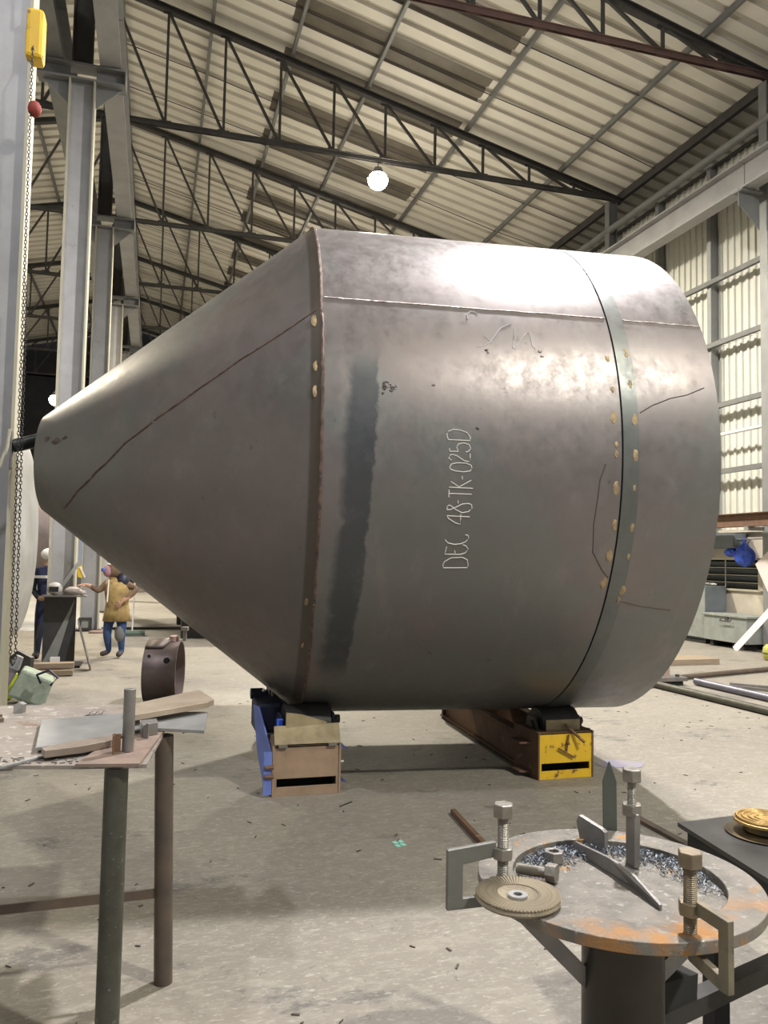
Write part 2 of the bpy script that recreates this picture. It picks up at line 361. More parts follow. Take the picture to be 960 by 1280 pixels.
# louvred window
wd = thing('window_1', 'dark louvred opening with thin pale bars in the plastered wall', 'window', (11.3,13.3,1.1)); wd['kind'] = 'structure'
MB().bb(11.56,11.6,12.0,14.6,1.10,1.72).done('backing', BLACK, wd)
fr = MB(); fr.bb(11.26,11.30,12.60,12.66,1.10,1.72).bb(11.26,11.30,14.54,14.6,1.10,1.72).bb(11.26,11.32,12.6,14.6,1.08,1.12).bb(11.26,11.32,12.6,14.6,1.70,1.74); fr.done('window_frame', COLE, wd)
MB().bb(11.26,11.56,12.0,12.6,1.10,1.72).done('infill', MASON, wd)
for i in range(4): MB().box((11.42,13.6,1.18+.145*i),(.14,1.92,.02),(0,R_(35),0)).done('louvre_blade', CABD, wd)
for i in range(3): MB().cyl((11.27,12.62,1.25+.145*i),(11.27,14.58,1.25+.145*i),.010,6).done('bar', COLE, wd)
MB().cyl((11.25,13.55,1.12),(11.25,13.55,1.70),.012,6).done('bar', COLE, wd)
# left wall and far wall
wl = thing('wall_left', 'left workshop wall of cream cladding', 'wall'); wl['kind'] = 'structure'
MB().bb(XL-.15,XL,YA,YB,0,11.5).done('cladding_panel', CLAD, wl)
wf = thing('wall_far', 'dark far gable wall with an open doorway', 'wall'); wf['kind'] = 'structure'
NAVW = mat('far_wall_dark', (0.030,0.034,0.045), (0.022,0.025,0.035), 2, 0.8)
MB().bb(XL,-7.5,YB,YB+.2,0,11.5).bb(-7.5,-2.0,YB,YB+.2,5.2,11.5).bb(-2.0,11.6,YB,YB+.2,0,11.5).done('gable_panel', NAVW, wf)
MB().extr([(XL,YB,11.4),(11.6,YB,11.0),(XR,YB,roofz(XR)+.1)], (0,.2,0)).done('gable_top', NAVW, wf)

# ================================================================== ROOF STEELWORK
truss_labels = {0:'nearest roof truss, reddish bottom chord crossing the top edge of the picture', 1:'roof truss carrying the glaring floodlight, second from the camera',
 2:'third roof truss, seen just above the cone of the vessel', 3:'fourth roof truss, seen left of the vessel above the cone', 4:'fifth roof truss in the distance between the columns', 5:'sixth roof truss far down the hall', 6:'last roof truss near the dark far wall'}
def build_truss(y, dist, label, rootname='roof_truss'):
    t = thing(rootname, label, 'roof truss', (0,y,0), 0, None)
    bc = STRUR if dist == 0 else STRUD
    for sgn in (1,-1):
        X = lambda x: x if sgn > 0 else 2*XR - x
        def bar(name, p, q, wd_, ht, m_=STRUD, **k):
            p = (X(p[0]), y, p[2]); q = (X(q[0]), y, q[2]); return MB().beam(p, q, wd_, ht).done(name, m_, t)
        xe = XE
        MB().ibeam((X(xe+.35),y,ZE-.05-MT*.35+.02),(X(XR),y,ZE-.03+MT*(XE-XR)), .15,.14,.02).done('top_chord', STRUD, t)
        b0 = MB(); b0.beam((X(xe+.2),y-.035,ZB),(X(XR),y-.035,ZB),.012,.10); b0.beam((X(xe+.2),y+.035,ZB),(X(XR),y+.035,ZB),.012,.10); b0.beam((X(xe+.2),y,ZB+.045),(X(XR),y,ZB+.045),.16,.012); b0.done('bottom_chord', bc, t)
        for k in range(10):
            x = XE - (S0+SP*k)
            if k == 9: x = XR
            if k == 9 and sgn < 0: continue
            zt = ZE - .03 + MT*(XE-x)
            bar('vertical', (x,0,ZB), (x,0,zt), .055, .055)
            MB().box((X(x),y,ZB+.03),(.26,.014,.16)).done('gusset', bc, t); MB().box((X(x),y,zt-.03),(.24,.014,.15)).done('gusset', STRUD, t)
        for k in range(1,10):
            x1 = XE - (S0+SP*k); x0 = XE - (S0+SP*(k-1))
            if k == 9: x1 = XR
            bar('diagonal', (x1,0,ZE-.03+MT*(XE-x1)-.03), (x0,0,ZB+.02), .055, .055)
        bar('diagonal', (XE-S0,0,ZE-.03+MT*S0-.03), (XE-.1,0,ZB+.02), .055, .055)
    return t
tr0 = build_truss(T0Y, 0, truss_labels[0])
tr1 = build_truss(T0Y+BAY, 1, truss_labels[1])
for k in range(2,7): dup(tr1, (0,T0Y+BAY*k,0), truss_labels[k])
lab_b = {-1:'roof truss directly above the vessel, outside the frame', -2:'roof truss above the camera', -3:'roof truss behind the camera'}
for k in (-1,-2,-3): dup(tr1, (0,T0Y+BAY*k,0), lab_b[k])
# purlins
PX = [9.62,7.03,4.5,2.68,.86,-1.1]
for i,x in enumerate(PX):
    z = roofz(x)-.07
    ordn = ['outermost purlin, nearest the right eave','second purlin up from the right eave','third purlin up from the right eave','fourth purlin up from the right eave','fifth purlin up from the right eave','ridge purlin just right of the column line']
    p = MB().beam((x,YA,z),(x,YB,z),.07,.12).done('purlin', STRU, ce); (lambda *a: 0)(p, 'long grey '+ordn[i]+' under the roof sheets', 'purlin', 'purlins of the right roof slope')
    if i < 5:
        p2 = MB().beam((2*XR-x,YA,z),(2*XR-x,YB,z),.07,.12).done('purlin', STRU, ce); (lambda *a: 0)(p2, ['lowest','second lowest','middle','second highest','highest'][i]+' purlin of the left roof slope beyond the columns', 'purlin', 'purlins of the left roof slope')
sg = ce
for k in range(0,5):
    for dy in (2.1,3.95):
        y = T0Y+BAY*k+dy; MB().tube([(x, y+random.uniform(-.08,.08), roofz(x)-.09) for x in (11.3,9.62,7.03,4.5,2.68,.86,-1.1)], .012, 5).done('sag_rod', STRUD, sg)

# ---- centre columns with crane girders
def hcol(mb, x, y, z0, z1, wx, dy, t=.03):
    mb.bb(x-wx/2,x-wx/2+t,y-dy/2,y+dy/2,z0,z1).bb(x+wx/2-t,x+wx/2,y-dy/2,y+dy/2,z0,z1).bb(x-wx/2+t,x+wx/2-t,y-.012,y+.012,z0,z1); return mb
XC = -1.24
clab = ['nearest pale steel column at the left edge of the picture','second steel column from the left, with dark skirt plates at its foot','third steel column, behind the worker in tan leathers','fourth steel column, half hidden behind the second','fifth steel column far behind the others','sixth steel column far behind the others']
cols = []
for k in range(-1,6):
    y = T0Y+BAY*k
    if k == -1: lab = clab[0]
    else: lab = clab[min(k+1,5)]
    if k == 5: lab = 'last centre column by the dark far wall'
    c = thing('steel_column', lab, 'column', (XC,y,0), 0)
    MB().bb(XC-.16,XC+.16,y-.012,y+.012,.02,8.5).done('web', COLM, c)
    for sx_ in (-1,1): MB().bb(XC+sx_*.17-.012,XC+sx_*.17+.012,y-.13,y+.13,.02,8.5).done('flange', COLE, c)
    hcol(MB(), XC-.02, y, 8.75, ZB-.06, .28, .22, .025).done('upper_shaft', STRUD, c)
    MB().bb(XC-.3,XC+.3,y-.25,y+.25,0,.03).done('base_plate', DARKS, c)
    b = MB()
    b.bb(XC-.62,XC+.60,y-.13,y+.13,8.72,8.75).bb(XC-.62,XC+.60,y-.13,y+.13,8.50,8.53)
    b.bb(XC-.62,XC-.18,y-.01,y+.01,8.53,8.72).bb(XC+.18,XC+.60,y-.01,y+.01,8.53,8.72).bb(XC-.62,XC-.605,y-.13,y+.13,8.53,8.72).bb(XC+.585,XC+.60,y-.13,y+.13,8.53,8.72)
    b.done('crane_bracket', STRU, c)
    kn = MB()
    kn.extr([(XC-.18,y-.008,8.5),(XC-.55,y-.008,8.5),(XC-.18,y-.008,8.15)],(0,.016,0)); kn.extr([(XC+.18,y-.008,8.5),(XC+.55,y-.008,8.5),(XC+.18,y-.008,8.15)],(0,.016,0))
    kn.done('knee_plate', STRU, c)
for x, lb in ((-.86,'right crane girder running along the centre column brackets'),(-1.66,'left crane girder running along the centre column brackets')):
    g = thing('crane_girder', lb, 'girder', (x,T0Y,8.76))
    k = -2
    while T0Y+BAY*k < YB-6:
        ya = T0Y+BAY*k+.01; yb = ya+BAY-.02
        MB().ibeam((x,ya,9.19),(x,yb,9.19),.30,.85,.03).done('girder_span', COLM if x > -1 else STRU, g)
        k += 1
# ---- right wall columns + crane girder
rlab = {0:'right wall column at the right edge of the picture','x':0,1:'right wall column above the far shoulder of the vessel',2:'third right wall column, hidden low behind the vessel',3:'fourth right wall column far behind the vessel',4:'fifth right wall column far behind the vessel',5:'last right wall column near the far wall',-1:'right wall column just outside the frame'}
for k in range(-1,6):
    y = T0Y+BAY*k
    c = thing('wall_column', rlab[k], 'column', (10.98,y,0))
    hcol(MB(), 11.03, y, .02, ZE-.2, .24, .20, .02).done('shaft', STRU, c)
    MB().bb(10.75,11.2,y-.2,y+.2,0,.03).done('base_plate', DARKS, c)
    b = MB(); b.bb(10.32,10.81,y-.12,y+.12,8.62,8.65).bb(10.34,10.81,y-.01,y+.01,8.35,8.62).done('crane_bracket', STRU, c)
    MB().extr([(10.81,y-.012,8.35),(10.40,y-.012,8.35),(10.81,y-.012,7.95)],(0,.024,0)).done('knee_plate', STRU, c)
g = thing('crane_girder', 'crane girder along the right wall in front of the cladding', 'girder', (10.5,T0Y,8.66))
for k in range(-2,6):
    ya = T0Y+BAY*k+.01; yb = ya+BAY-.02
    MB().ibeam((10.5,ya,8.95),(10.5,yb,8.95),.30,.56,.035).done('girder_span', COLM, g)
rl = MB().beam((10.5,YA,9.27),(10.5,YB-8,9.27),.07,.07).done('crane_rail', STRUD); tag(rl, 'dark crane rail lying on the right wall girder', 'rail')
bi = MB().ibeam((10.55,9.2,2.44),(10.55,20,2.44),.2,.25,.015).done('rusty_beam', RUST); tag(bi, 'long rusty steel beam held along the right wall above the cabinets', 'beam')
for yy in (12.04,17.44): MB().bb(10.45,10.82,yy-.05,yy+.05,2.24,2.31).done('beam_bracket', STRU, bi)

# ---- floodlights
def lamp(x,y,z,wt,c,label,vis=True):
    t = thing('floodlight', label, 'lamp', (x,y,z))
    MB().lathe([(.05,.30),(.09,.28),(.12,.20),(.15,.16),(.24,.02),(.25,0),(.235,0),(.14,.14),(.0,.15)], Matrix.Translation((x,y,z)), 28).done('reflector', STRU, t, True)
    MB().ball((x,y,z-.02),.235,(1,1,.9),3).done('lens', emit('lamp_glow', c, 150), t, True)
    top = ZB-.05 if y != 30.0 else roofz(x)-.05
    if top > z+.3: MB().cyl((x,y,z+.28),(x,y,top+.06),.012,6).done('hanger', STRUD, t)
    ld = bpy.data.lights.new('lamp_light', 'SPOT'); ld.energy = wt; ld.color = c; ld.shadow_soft_size = .22; ld.spot_size = R_(172); ld.spot_blend = .6
    lo = bpy.data.objects.new('lamp_light', ld); COL.objects.link(lo); lo.parent = t; lo.location = (0,0,-.30)
    return t
for L_ in LAMPS: lamp(*L_)

# ================================================================== THE VESSEL
TX, TY, TH, ZC, RR = 1.134, 6.346, -0.1126, 2.285, 1.895
L1, L2, LC, RC = 1.866, 2.5375, 1.973, 0.3695
tank = thing('conical_vessel', 'huge bare steel vessel with a cone at its left end lying on rollers', 'tank', (TX,TY,0), TH)
TM = W[tank.name]
def tp(s, deg, r=RR): a = R_(deg); return TM @ V((s, -r*math.cos(a), ZC + r*math.sin(a)))
def shell(name, prof, m_, n=160, t=.012):
    mb = MB(); rings = []
    inner = [(s, r-t) for s, r in reversed(prof)]
    for s, r in list(prof)+inner: rings.append([mb.b.verts.new(TM @ V((s, -r*math.cos(2*PI*k/n), ZC + r*math.sin(2*PI*k/n)))) for k in range(n)])
    for i in range(len(rings)):
        A, B = rings[i], rings[(i+1) % len(rings)]
        for k in range(n): mb.b.faces.new((A[k], A[(k+1)%n], B[(k+1)%n], B[k]))
    o = mb.done(name, m_, tank, True); return o
kn_ = [( -LC + (LC-.0)*i/10, RC + (RR-RC)*i/10) for i in range(10)]
shell('cone', kn_ + [(-.035, RR-.022), (-.012, RR-.006)], TANKC)
shell('shell_course', [(-.004,RR),(.3,RR),(.9,RR),(1.4,RR),(L1-.006,RR)], TANK)
shell('joint_gap', [(L1-.006,RR-.010),(L1+.006,RR-.010)], BLACK)
shell('ground_strip', [(L1+.006,RR+.001),(L1+.112,RR+.001)], STRIP)
shell('shell_course', [(L1+.112,RR),(L1+.4,RR),(L2,RR)], TANK)
def ribbon(name, lines, r, m_, off=.0025, cone=False, jit=0.0, par=tank):
    mb = MB()
    for l in lines:
        pts = []
        for i in range(len(l)-1):
            n = max(2, int(abs(l[i+1][1]-l[i][1])/2)+1, int(abs(l[i+1][0]-l[i][0])/.06)+1)
            for j in range(n):
                u = j/n; pts.append((l[i][0]*(1-u)+l[i+1][0]*u, l[i][1]*(1-u)+l[i+1][1]*u))
        pts.append(l[-1])
        P = []
        for s, a in pts:
            rad = RR if not cone else RR + (RR-RC)/LC*s
            P.append(tp(s + random.uniform(-jit,jit)*.5, a + random.uniform(-jit,jit)*20, rad+off-r*.6))
        mb.tube(P, r, 6)
    return mb.done(name, m_, par, True)
ribbon('longitudinal_weld', [[(.01,29),(L1-.01,29)]], .006, BEAD, .004, jit=.003)
ribbon('longitudinal_weld', [[(L1+.115,28.8),(L2-.002,28.6)]], .005, BEAD, .003, jit=.003)
ribbon('cone_seam', [[(-.03,26.5),(-.088,26),(-.497,21.7),(-.75,17.5),(-1.012,11.9),(-1.25,4),(-1.464,-9.45),(-1.62,-23),(-1.739,-41.2)]], .008, BEADR, .004, True)
# girth weld, beads one by one along the near side
ribbon('girth_weld', [[(-.008, a) for a in range(-180, 181, 2)]], .010, BEADR, .004, jit=.006)
CH=[
[[(0.767, -22.87), (0.916, -22.74), (0.921, -22.28), (0.91, -21.16), (0.877, -20.69), (0.806, -20.85), (0.77, -21.61), (0.76, -22.24), (0.767, -22.87)]] ,
[[(0.772, -18.68), (0.766, -20.14), (0.863, -20.15), (0.893, -19.82), (0.909, -19.08), (0.893, -18.48), (0.872, -18.25)], [(0.83, -20.12), (0.826, -19.37)]] ,
[[(0.76, -17.37), (0.777, -17.96), (0.821, -18.24), (0.86, -18.07), (0.89, -17.64), (0.905, -16.91), (0.898, -16.44), (0.882, -16.34)]] ,
[[(0.9, -12.99), (0.758, -12.88), (0.769, -13.38), (0.813, -14.16), (0.845, -14.44), (0.843, -12.51)]] ,
[[(0.756, -11.78), (0.756, -11.21), (0.767, -10.9), (0.783, -11.11), (0.811, -11.73), (0.851, -12.27), (0.89, -12.01), (0.91, -11.41), (0.906, -10.73), (0.886, -10.52), (0.848, -10.67), (0.818, -11.15), (0.78, -11.71), (0.756, -11.78)]] ,
[[(0.821, -10.0), (0.823, -10.57)]] ,
[[(0.762, -8.13), (0.763, -9.49)], [(0.765, -8.81), (0.902, -8.83)]] ,
[[(0.761, -7.68), (0.908, -7.75)], [(0.771, -6.65), (0.823, -7.57), (0.896, -6.29)]] ,
[[(0.839, -5.56), (0.841, -6.19)]] ,
[[(0.76, -4.06), (0.771, -3.48), (0.805, -3.22), (0.86, -3.22), (0.891, -3.57), (0.898, -4.02), (0.888, -4.6), (0.846, -4.82), (0.792, -4.7), (0.764, -4.4), (0.76, -4.06)]] ,
[[(0.77, -2.81), (0.755, -2.49), (0.758, -1.92), (0.777, -1.73), (0.804, -1.97), (0.851, -2.82), (0.886, -2.94), (0.884, -1.42)]] ,
[[(0.756, -0.63), (0.758, -1.19), (0.813, -1.17), (0.8, -0.39), (0.811, 0.2), (0.842, 0.42), (0.877, 0.17), (0.887, -0.5), (0.877, -0.97), (0.858, -1.23)]] ,
[[(0.749, 0.91), (0.884, 0.91), (0.884, 1.55), (0.865, 2.33), (0.826, 2.74), (0.779, 2.84), (0.745, 2.4), (0.739, 1.7), (0.749, 0.91)]] ,
]
for c in CH: ribbon('chalk_character', c, .0032, CHALK, .003)
SCR = [[(0.913, 26.12), (0.912, 27.27), (0.94, 28.15), (0.97, 28.03), (0.982, 27.48)], [(0.954, 19.64), (0.998, 19.91), (1.04, 20.86), (1.123, 24.44), (1.198, 25.77)], [(1.006, 22.34), (1.049, 20.64)], [(1.218, 24.69), (1.184, 20.0), (1.198, 19.69), (1.239, 21.5), (1.288, 23.59), (1.314, 23.83), (1.315, 20.64), (1.332, 20.0)]]
for c in SCR: ribbon('chalk_scribble', [c], .0032, CHALK2, .002)
SCA = [[(1.99, 7.79), (2.077, 9.41), (2.209, 11.1), (2.323, 11.96), (2.454, 13.72)], [(1.85, -24.32), (1.797, -22.68), (1.718, -19.13), (1.7, -13.66), (1.72, -5.35), (1.754, -2.32)], [(1.985, -29.62), (2.121, -30.69), (2.345, -31.59)]]
for c in SCA: ribbon('dark_scratch', [c], .004, SCAR, .0015)
TK = [(1.813, 18.88), (1.817, 12.23), (1.812, 6.71), (1.824, 1.43), (1.826, -0.39), (1.829, -6.71), (1.946, 20.43), (1.943, 13.6), (1.954, 6.38), (1.952, -0.49), (1.95, -6.72), (1.836, -13.79), (1.833, -19.87), (1.828, -25.58), (1.957, -14.15), (1.962, -20.04), (1.969, -27.09), (1.958, -29.24), (-.05,-31), (-.05,-42), (-.045,14), (-.045,9), (-.05,24.)]
for s, a in TK:
    rad = RR if s > 0 else RR-.03
    c = tp(s, a, rad-.002); big = random.uniform(.7,1.3)
    Mx = Matrix.Translation(c) @ TM.to_3x3().to_4x4() @ Matrix.Rotation(R_(-a),4,'X')
    mb = MB(); bmesh.ops.create_icosphere(mb.b, subdivisions=2, radius=1, matrix=Mx @ Matrix.Diagonal((.018*big,.006,.036*big,1))); mb.jit(.003).done('tack_weld', TACK, tank, True)
# patchy roughness on the plates
for _m in (TANK, TANKC, STRIP):
    _nt = _m.node_tree; _b = _nt.nodes['Principled BSDF']; _tc = _nt.nodes.new('ShaderNodeTexCoord'); _mp = _nt.nodes.new('ShaderNodeMapping'); _mp.inputs['Scale'].default_value = (1.3,1,1); _nt.links.new(_tc.outputs['Object'], _mp.inputs[0])
    _n = _nt.nodes.new('ShaderNodeTexNoise'); _n.inputs['Scale'].default_value = 8; _n.inputs['Detail'].default_value = 12; _n.inputs['Roughness'].default_value = .78; _nt.links.new(_mp.outputs[0], _n.inputs[0])
    _r = _nt.nodes.new('ShaderNodeMapRange'); _r.inputs[1].default_value = .34; _r.inputs[2].default_value = .66; _r.inputs[3].default_value = .33; _r.inputs[4].default_value = .52; _nt.links.new(_n.outputs[0], _r.inputs[0]); _nt.links.new(_r.outputs[0], _b.inputs['Roughness'])
for s_, a_, q_ in ((.375,10.6,.030),(.415,10.2,.022),(.40,9.6,.016),(.36,9.9,.018),(1.01,19.0,.014),(1.02,18.4,.010),(1.36,19.4,.014),(1.37,18.4,.012),(.66,11,.010),(.93,3.2,.012),(.35,8.9,.012)):
    Mx = Matrix.Translation(tp(s_,a_,RR-.001)) @ TM.to_3x3().to_4x4() @ Matrix.Rotation(R_(-a_),4,'X'); mb = MB(); bmesh.ops.create_icosphere(mb.b, subdivisions=2, radius=1, matrix=Mx @ Matrix.Diagonal((q_,.0025,q_*.7,1))); mb.jit(.003).done('dark_smudge', SCAR, tank, True)
# dark paint dabs by the tip
for s, a, q in ((-1.794,12.4,.05),(-1.87,17.5,.035),(-1.72,13.6,.03)):
    rad = RR+(RR-RC)/LC*s; Mx = Matrix.Translation(tp(s,a,rad)) @ TM.to_3x3().to_4x4() @ Matrix.Rotation(R_(-a),4,'X') @ Matrix.Rotation(-math.atan((RR-RC)/LC)*1.0,4,'Z')
    mb = MB(); bmesh.ops.create_icosphere(mb.b, subdivisions=2, radius=1, matrix=Mx @ Matrix.Diagonal((q,.004,q*.5,1))); mb.jit(.004).done('paint_dab', SCAR, tank, True)

# ---- roller beds
def roller_bed(side):
    if side == 'yellow':
        x0, x1, y0, y1, h = 2.755, 3.20, 5.30, 7.6, .335; a = -.02
        t = thing('roller_bed', 'yellow fronted roller bed with a rusty frame under the right end of the vessel', 'roller stand', (x0,y0,0))
        fm, side_m = YEL, RUST
    else:
        x0, x1, y0, y1, h = .81, 1.265, 5.32, 7.7, .33
        t = thing('roller_bed', 'blue roller bed with a brown slotted end plate under the cone joint', 'roller stand', (x0,y0,0))
        fm, side_m = BROWNB, BLUE
    kx = .045 if side == 'yellow' else .125
    yc = TY + math.tan(TH)*((x0+x1)/2 - TX)
    # end box: face plate with a slot, made of four bars, sides, top
    fp = MB(); fp.bb(x0,x1,y0,y0+.012,.115,h).bb(x0,x1,y0,y0+.012,.0,.06).bb(x0,x0+.025,y0,y0+.012,.06,.115).bb(x1-.025,x1,y0,y0+.012,.06,.115).done('end_plate', fm, t, bev=.002)
    rl_ = MB(); rl_.bb(x0-.006,x0+.006,y0-.008,y0+.40,0,h+.006).done('side_plate', side_m if side=='yellow' else BROWNB, t); MB().bb(x1-.006,x1+.006,y0-.008,y0+.40,0,h+.006).done('side_plate', side_m if side=='yellow' else BROWNB, t)
    MB().bb(x0,x1,y0+.2,y0+.21,.0,h-.02).done('bulkhead', BLACK, t)
    MB().bb(x0+.005,x1-.005,y0,y0+.36,h-.01,h+.004).done('top_plate', side_m if side=='yellow' else BROWNB, t)
    for xx in (x0+.03, x1-.03):
        MB().ibeam((xx+kx*.4,y0+.40,.15),(xx+kx*(y1-y0),y1,.15),.09,.26,.014).done('rail', RUST if side=='yellow' else DARKS, t)
    MB().bb(x0+kx*(y1-y0),x1+kx*(y1-y0),y1-.05,y1,0,.30).done('cross_member', side_m, t)
    r = .13
    for sg in (-1,1):
        if sg < 0: aa = math.asin((yc-5.50)/(RR+r))
        else: aa = math.asin((yc-5.50)/(RR+r))
        cy = yc + sg*(RR+r)*math.sin(aa); cz = ZC-(RR+r)*math.cos(aa)-.006
        xa, xb = x0+.07+kx*(cy-y0)*.8, x1-.07+kx*(cy-y0)*.8
        ro = MB().cyl((xa,cy,cz),(xb,cy,cz),r,36).done('roller', DARKS, t, True)
        MB().cyl((xa-.05,cy,cz),(xb+.06,cy,cz),.035,14).done('axle', DARKS, ro, True)
        for xx in (xa-.03, xb+.03):
            MB().extr([(xx-.008,cy-.12,h-.03),(xx-.008,cy+.12,h-.03),(xx-.008,cy+.05,cz+.07),(xx-.008,cy-.05,cz+.07)],(.016,0,0)).done('bearing_bracket', DARKS if side=='yellow' else DBLUE, t)
        MB().hexn((xb+.055,cy,cz+.02),(xb+.085,cy,cz+.02),.03).done('axle_nut', DARKS, t)
    return t, x0, x1, y0, h, yc
yb_, *_q = roller_bed('yellow')
MB().extr([(2.84,5.345,.335),(3.12,5.345,.335),(3.12,5.345,.42),(2.84,5.345,.42)],(0,.012,0)).done('guard_plate', OLIVE, yb_)
for pts in ([(2.995,5.285,.325),(2.985,5.284,.27),(2.975,5.284,.20)], [(2.91,5.284,.225),(2.975,5.284,.19),(3.04,5.284,.155)]): MB().tube(pts,.007,6).done('turnbuckle', RUST, yb_)
MB().cyl((2.98,5.32,.39),(3.10,5.24,.27),.011,8).done('pin', RUST, yb_, True)
MB().ball((2.987,5.284,.26),.014).done('eye', RUST, yb_)
for z in (.24,.03): MB().extr([(2.75,5.40,z),(2.66,5.42,z),(2.66,5.58,z),(2.75,5.58,z)],(0,0,.014)).done('lug', RUST, yb_)
MB().extr([(3.205,5.5,.30),(3.30,5.5,.30),(3.205,5.7,.30)],(0,0,.012)).done('lug', RUST, yb_)
bb_, *_q = roller_bed('blue')
MB().extr([(.815,5.305,.345),(1.262,5.295,.345),(1.262,5.35,.465),(.815,5.36,.455)],(0,.012,0)).done('hinged_flap', OLIVE, bb_)
for x in (.87,1.21): MB().bb(x-.03,x+.03,5.295,5.32,.325,.345).done('hinge', GREY, bb_)
MB().extr([(.895,5.352,.42),(1.175,5.352,.42),(1.175,5.352,.475),(1.0,5.352,.53),(.895,5.352,.545)],(0,.012,0)).done('wedge_plate', OLIVE, bb_)
MB().extr([(.715,5.72,.54),(.738,5.60,.545),(.792,5.34,.29),(.792,5.34,.02),(.765,5.42,.02),(.735,5.60,.25)],(.012,.004,0)).done('side_plate', BLUE, bb_, bev=.003)
MB().extr([(.745,5.30,.02),(.80,5.31,.02),(.80,5.31,.30),(.745,5.30,.30)],(0,.012,0)).done('side_plate', BLUE, bb_)
for z in (.20,.14): MB().cyl((.75,5.30,z),(.81,5.30,z),.015,8).done('bolt', RUST, bb_)
for z in (.29,.06): MB().extr([(1.268,5.42,z),(1.345,5.40,z-.02),(1.268,5.40,z+.05)],(0,.012,0)).done('lug', BLUE, bb_)
MB().cyl((1.27,5.40,.19),(1.31,5.40,.19),.012,8).done('bolt', LGREY, bb_)
MB().bb(.73,.93,5.66,5.95,.34,.56).done('gear_housing', DBLUE, bb_, bev=.03)
MB().cyl((.75,6.0,.52),(.86,6.0,.52),.075,20).done('motor', DBLUE, bb_, True)
MB().cyl((.73,6.0,.57),(.82,6.0,.57),.04,16).done('motor_shaft', DBLUE, bb_, True)
MB().bb(.845,.885,5.42,5.46,.34,.49).done('adjuster', mat('bright_blue', (0.05,0.13,0.75)), bb_, bev=.005)
MB().ball((.82,5.95,.60),.013).done('grease_nipple', WHITE, bb_)


# ================================================================== LEFT WELDING TABLE
tz = .93
lt = thing('welding_table', 'rust-toned steel plate welding table on pipe legs at the lower left', 'table', (-.5,3.1,0))
top = [(-1.45,2.95),(-.44,2.738),(-.21,2.69),(.0,2.66),(.055,3.09),(.10,3.70),(-.62,3.78),(-1.5,3.88)]
MB().prism(top, tz-.012, tz).done('table_top', mat('table_plate_scuffed',(0.30,0.265,0.235),(0.235,0.21,0.19),9,0.6,0.4,0.3,c3=(0.45,0.43,0.41),t3=0.57,scale3=22,c4=(0.19,0.12,0.085),t4=.6,scale4=5), lt)
MB().prism([(-.215,2.665),(-.022,2.63),(.056,3.09),(-.03,3.11),(-.16,2.86)], tz+.001, tz+.011).done('corner_plate', mat('corner_plate_brown',(0.30,0.22,0.18),(0.22,0.17,0.145),9,0.6,0.4,0.2), lt)
MB().cyl((-.092,2.70,0.0),(-.092,2.70,tz-.012),.037,32).done('leg', PIPEG, lt, True)
MB().cyl((.087,3.145,0),(.060,3.12,tz-.012),.034,32).done('leg', PIPEB, lt, True)
MB().cyl((-1.35,3.1,0),(-1.35,3.1,tz-.012),.037,24).done('leg', PIPEG, lt, True)
MB().cyl((-1.3,3.75,0),(-1.3,3.75,tz-.012),.037,24).done('leg', PIPEB, lt, True)
MB().beam((.08,3.13,.335),(-1.35,3.1,.335),.008,.034).done('brace', PIPEB, lt)
MB().bb(-.13,-.10,2.66,2.69,.06,.075).done('weld_lug', RUST, lt)
MB().cyl((-.062,2.80,tz+.011),(-.062,2.80,1.148),.0195,24).done('upright_pin', GREY, lt, True, bev=.002)
MB().bb(-.112,-.085,2.795,2.80,tz+.011,tz+.07).done('stop_lug', RUST, lt); MB().bb(-.110,-.104,2.76,2.81,tz+.011,tz+.07).done('stop_lug', RUST, lt)
MB().extr([(-.017,2.98,tz+.01),(.0,2.97,tz+.01),(.002,2.97,tz+.062),(-.004,2.972,tz+.066),(-.017,2.98,tz+.05)],(.004,.012,0)).done('stop_lug', GREY, lt)
def slab_obj(name, pts, z0, th, m_, label, cat, group=None, tilt=0.0):
    c = V((sum(p[0] for p in pts)/len(pts), sum(p[1] for p in pts)/len(pts), z0))
    o = MB().prism([(p[0]-c.x, p[1]-c.y) for p in pts], 0, th).done(name, m_, None, bev=.0015)
    o.location = c; tag(o, label, cat, group); return o
o = slab_obj('steel_plate', [(-.355,2.86),(-.395,3.32),(-.02,3.42),(.235,3.36),(.20,3.01),(.0,3.10),(-.09,3.02)], .942, .012, LGREY, 'large bright steel plate lying flat on the welding table', 'plate')
o = slab_obj('steel_bar', [(-.057,3.12),(-.075,3.34),(.215,3.66),(.262,3.40),(.235,3.34)], .975, .022, mat('brown_edged_bar',(0.40,0.34,0.27),(0.30,0.24,0.18),6,0.5,0.5,0.2), 'thick flat bar with a brown edge lying across the bright plate', 'bar')
MB().bb(-.05,.02,3.12,3.17,.954,.975).done('spacer', GREY, o).parent = None if False else o
o = slab_obj('steel_bar', [(-.315,2.755),(-.33,2.80),(-.27,2.86),(-.12,2.95),(-.10,2.90),(-.12,2.86),(-.2,2.80)], .942, .024, mat('brown_edged_bar2',(0.30,0.25,0.21),(0.24,0.2,0.17),6,0.5,0.5,0.2), 'chunky brown flat bar beside the upright pin on the welding table', 'bar')
o = slab_obj('steel_strip', [(-.435,2.68),(-.425,2.70),(-.30,2.86),(-.28,2.84)], .932, .008, LGREY, 'narrow pale strip poking out over the front edge of the welding table', 'strip')
o = slab_obj('end_block', [(-.02,2.99),(-.03,3.08),(.03,3.10),(.035,3.03)], .9415, .045, GREY, 'small steel block standing behind the upright pin', 'block')
ob = MB().extr([(-.535,3.585,.931),(-.505,3.595,.931),(-.502,3.60,.965),(-.52,3.60,.975),(-.537,3.59,.965)],(.012,.02,0)).done('steel_tab', GREY); tag(ob, 'small upright brown tab near the far edge of the welding table', 'tab')
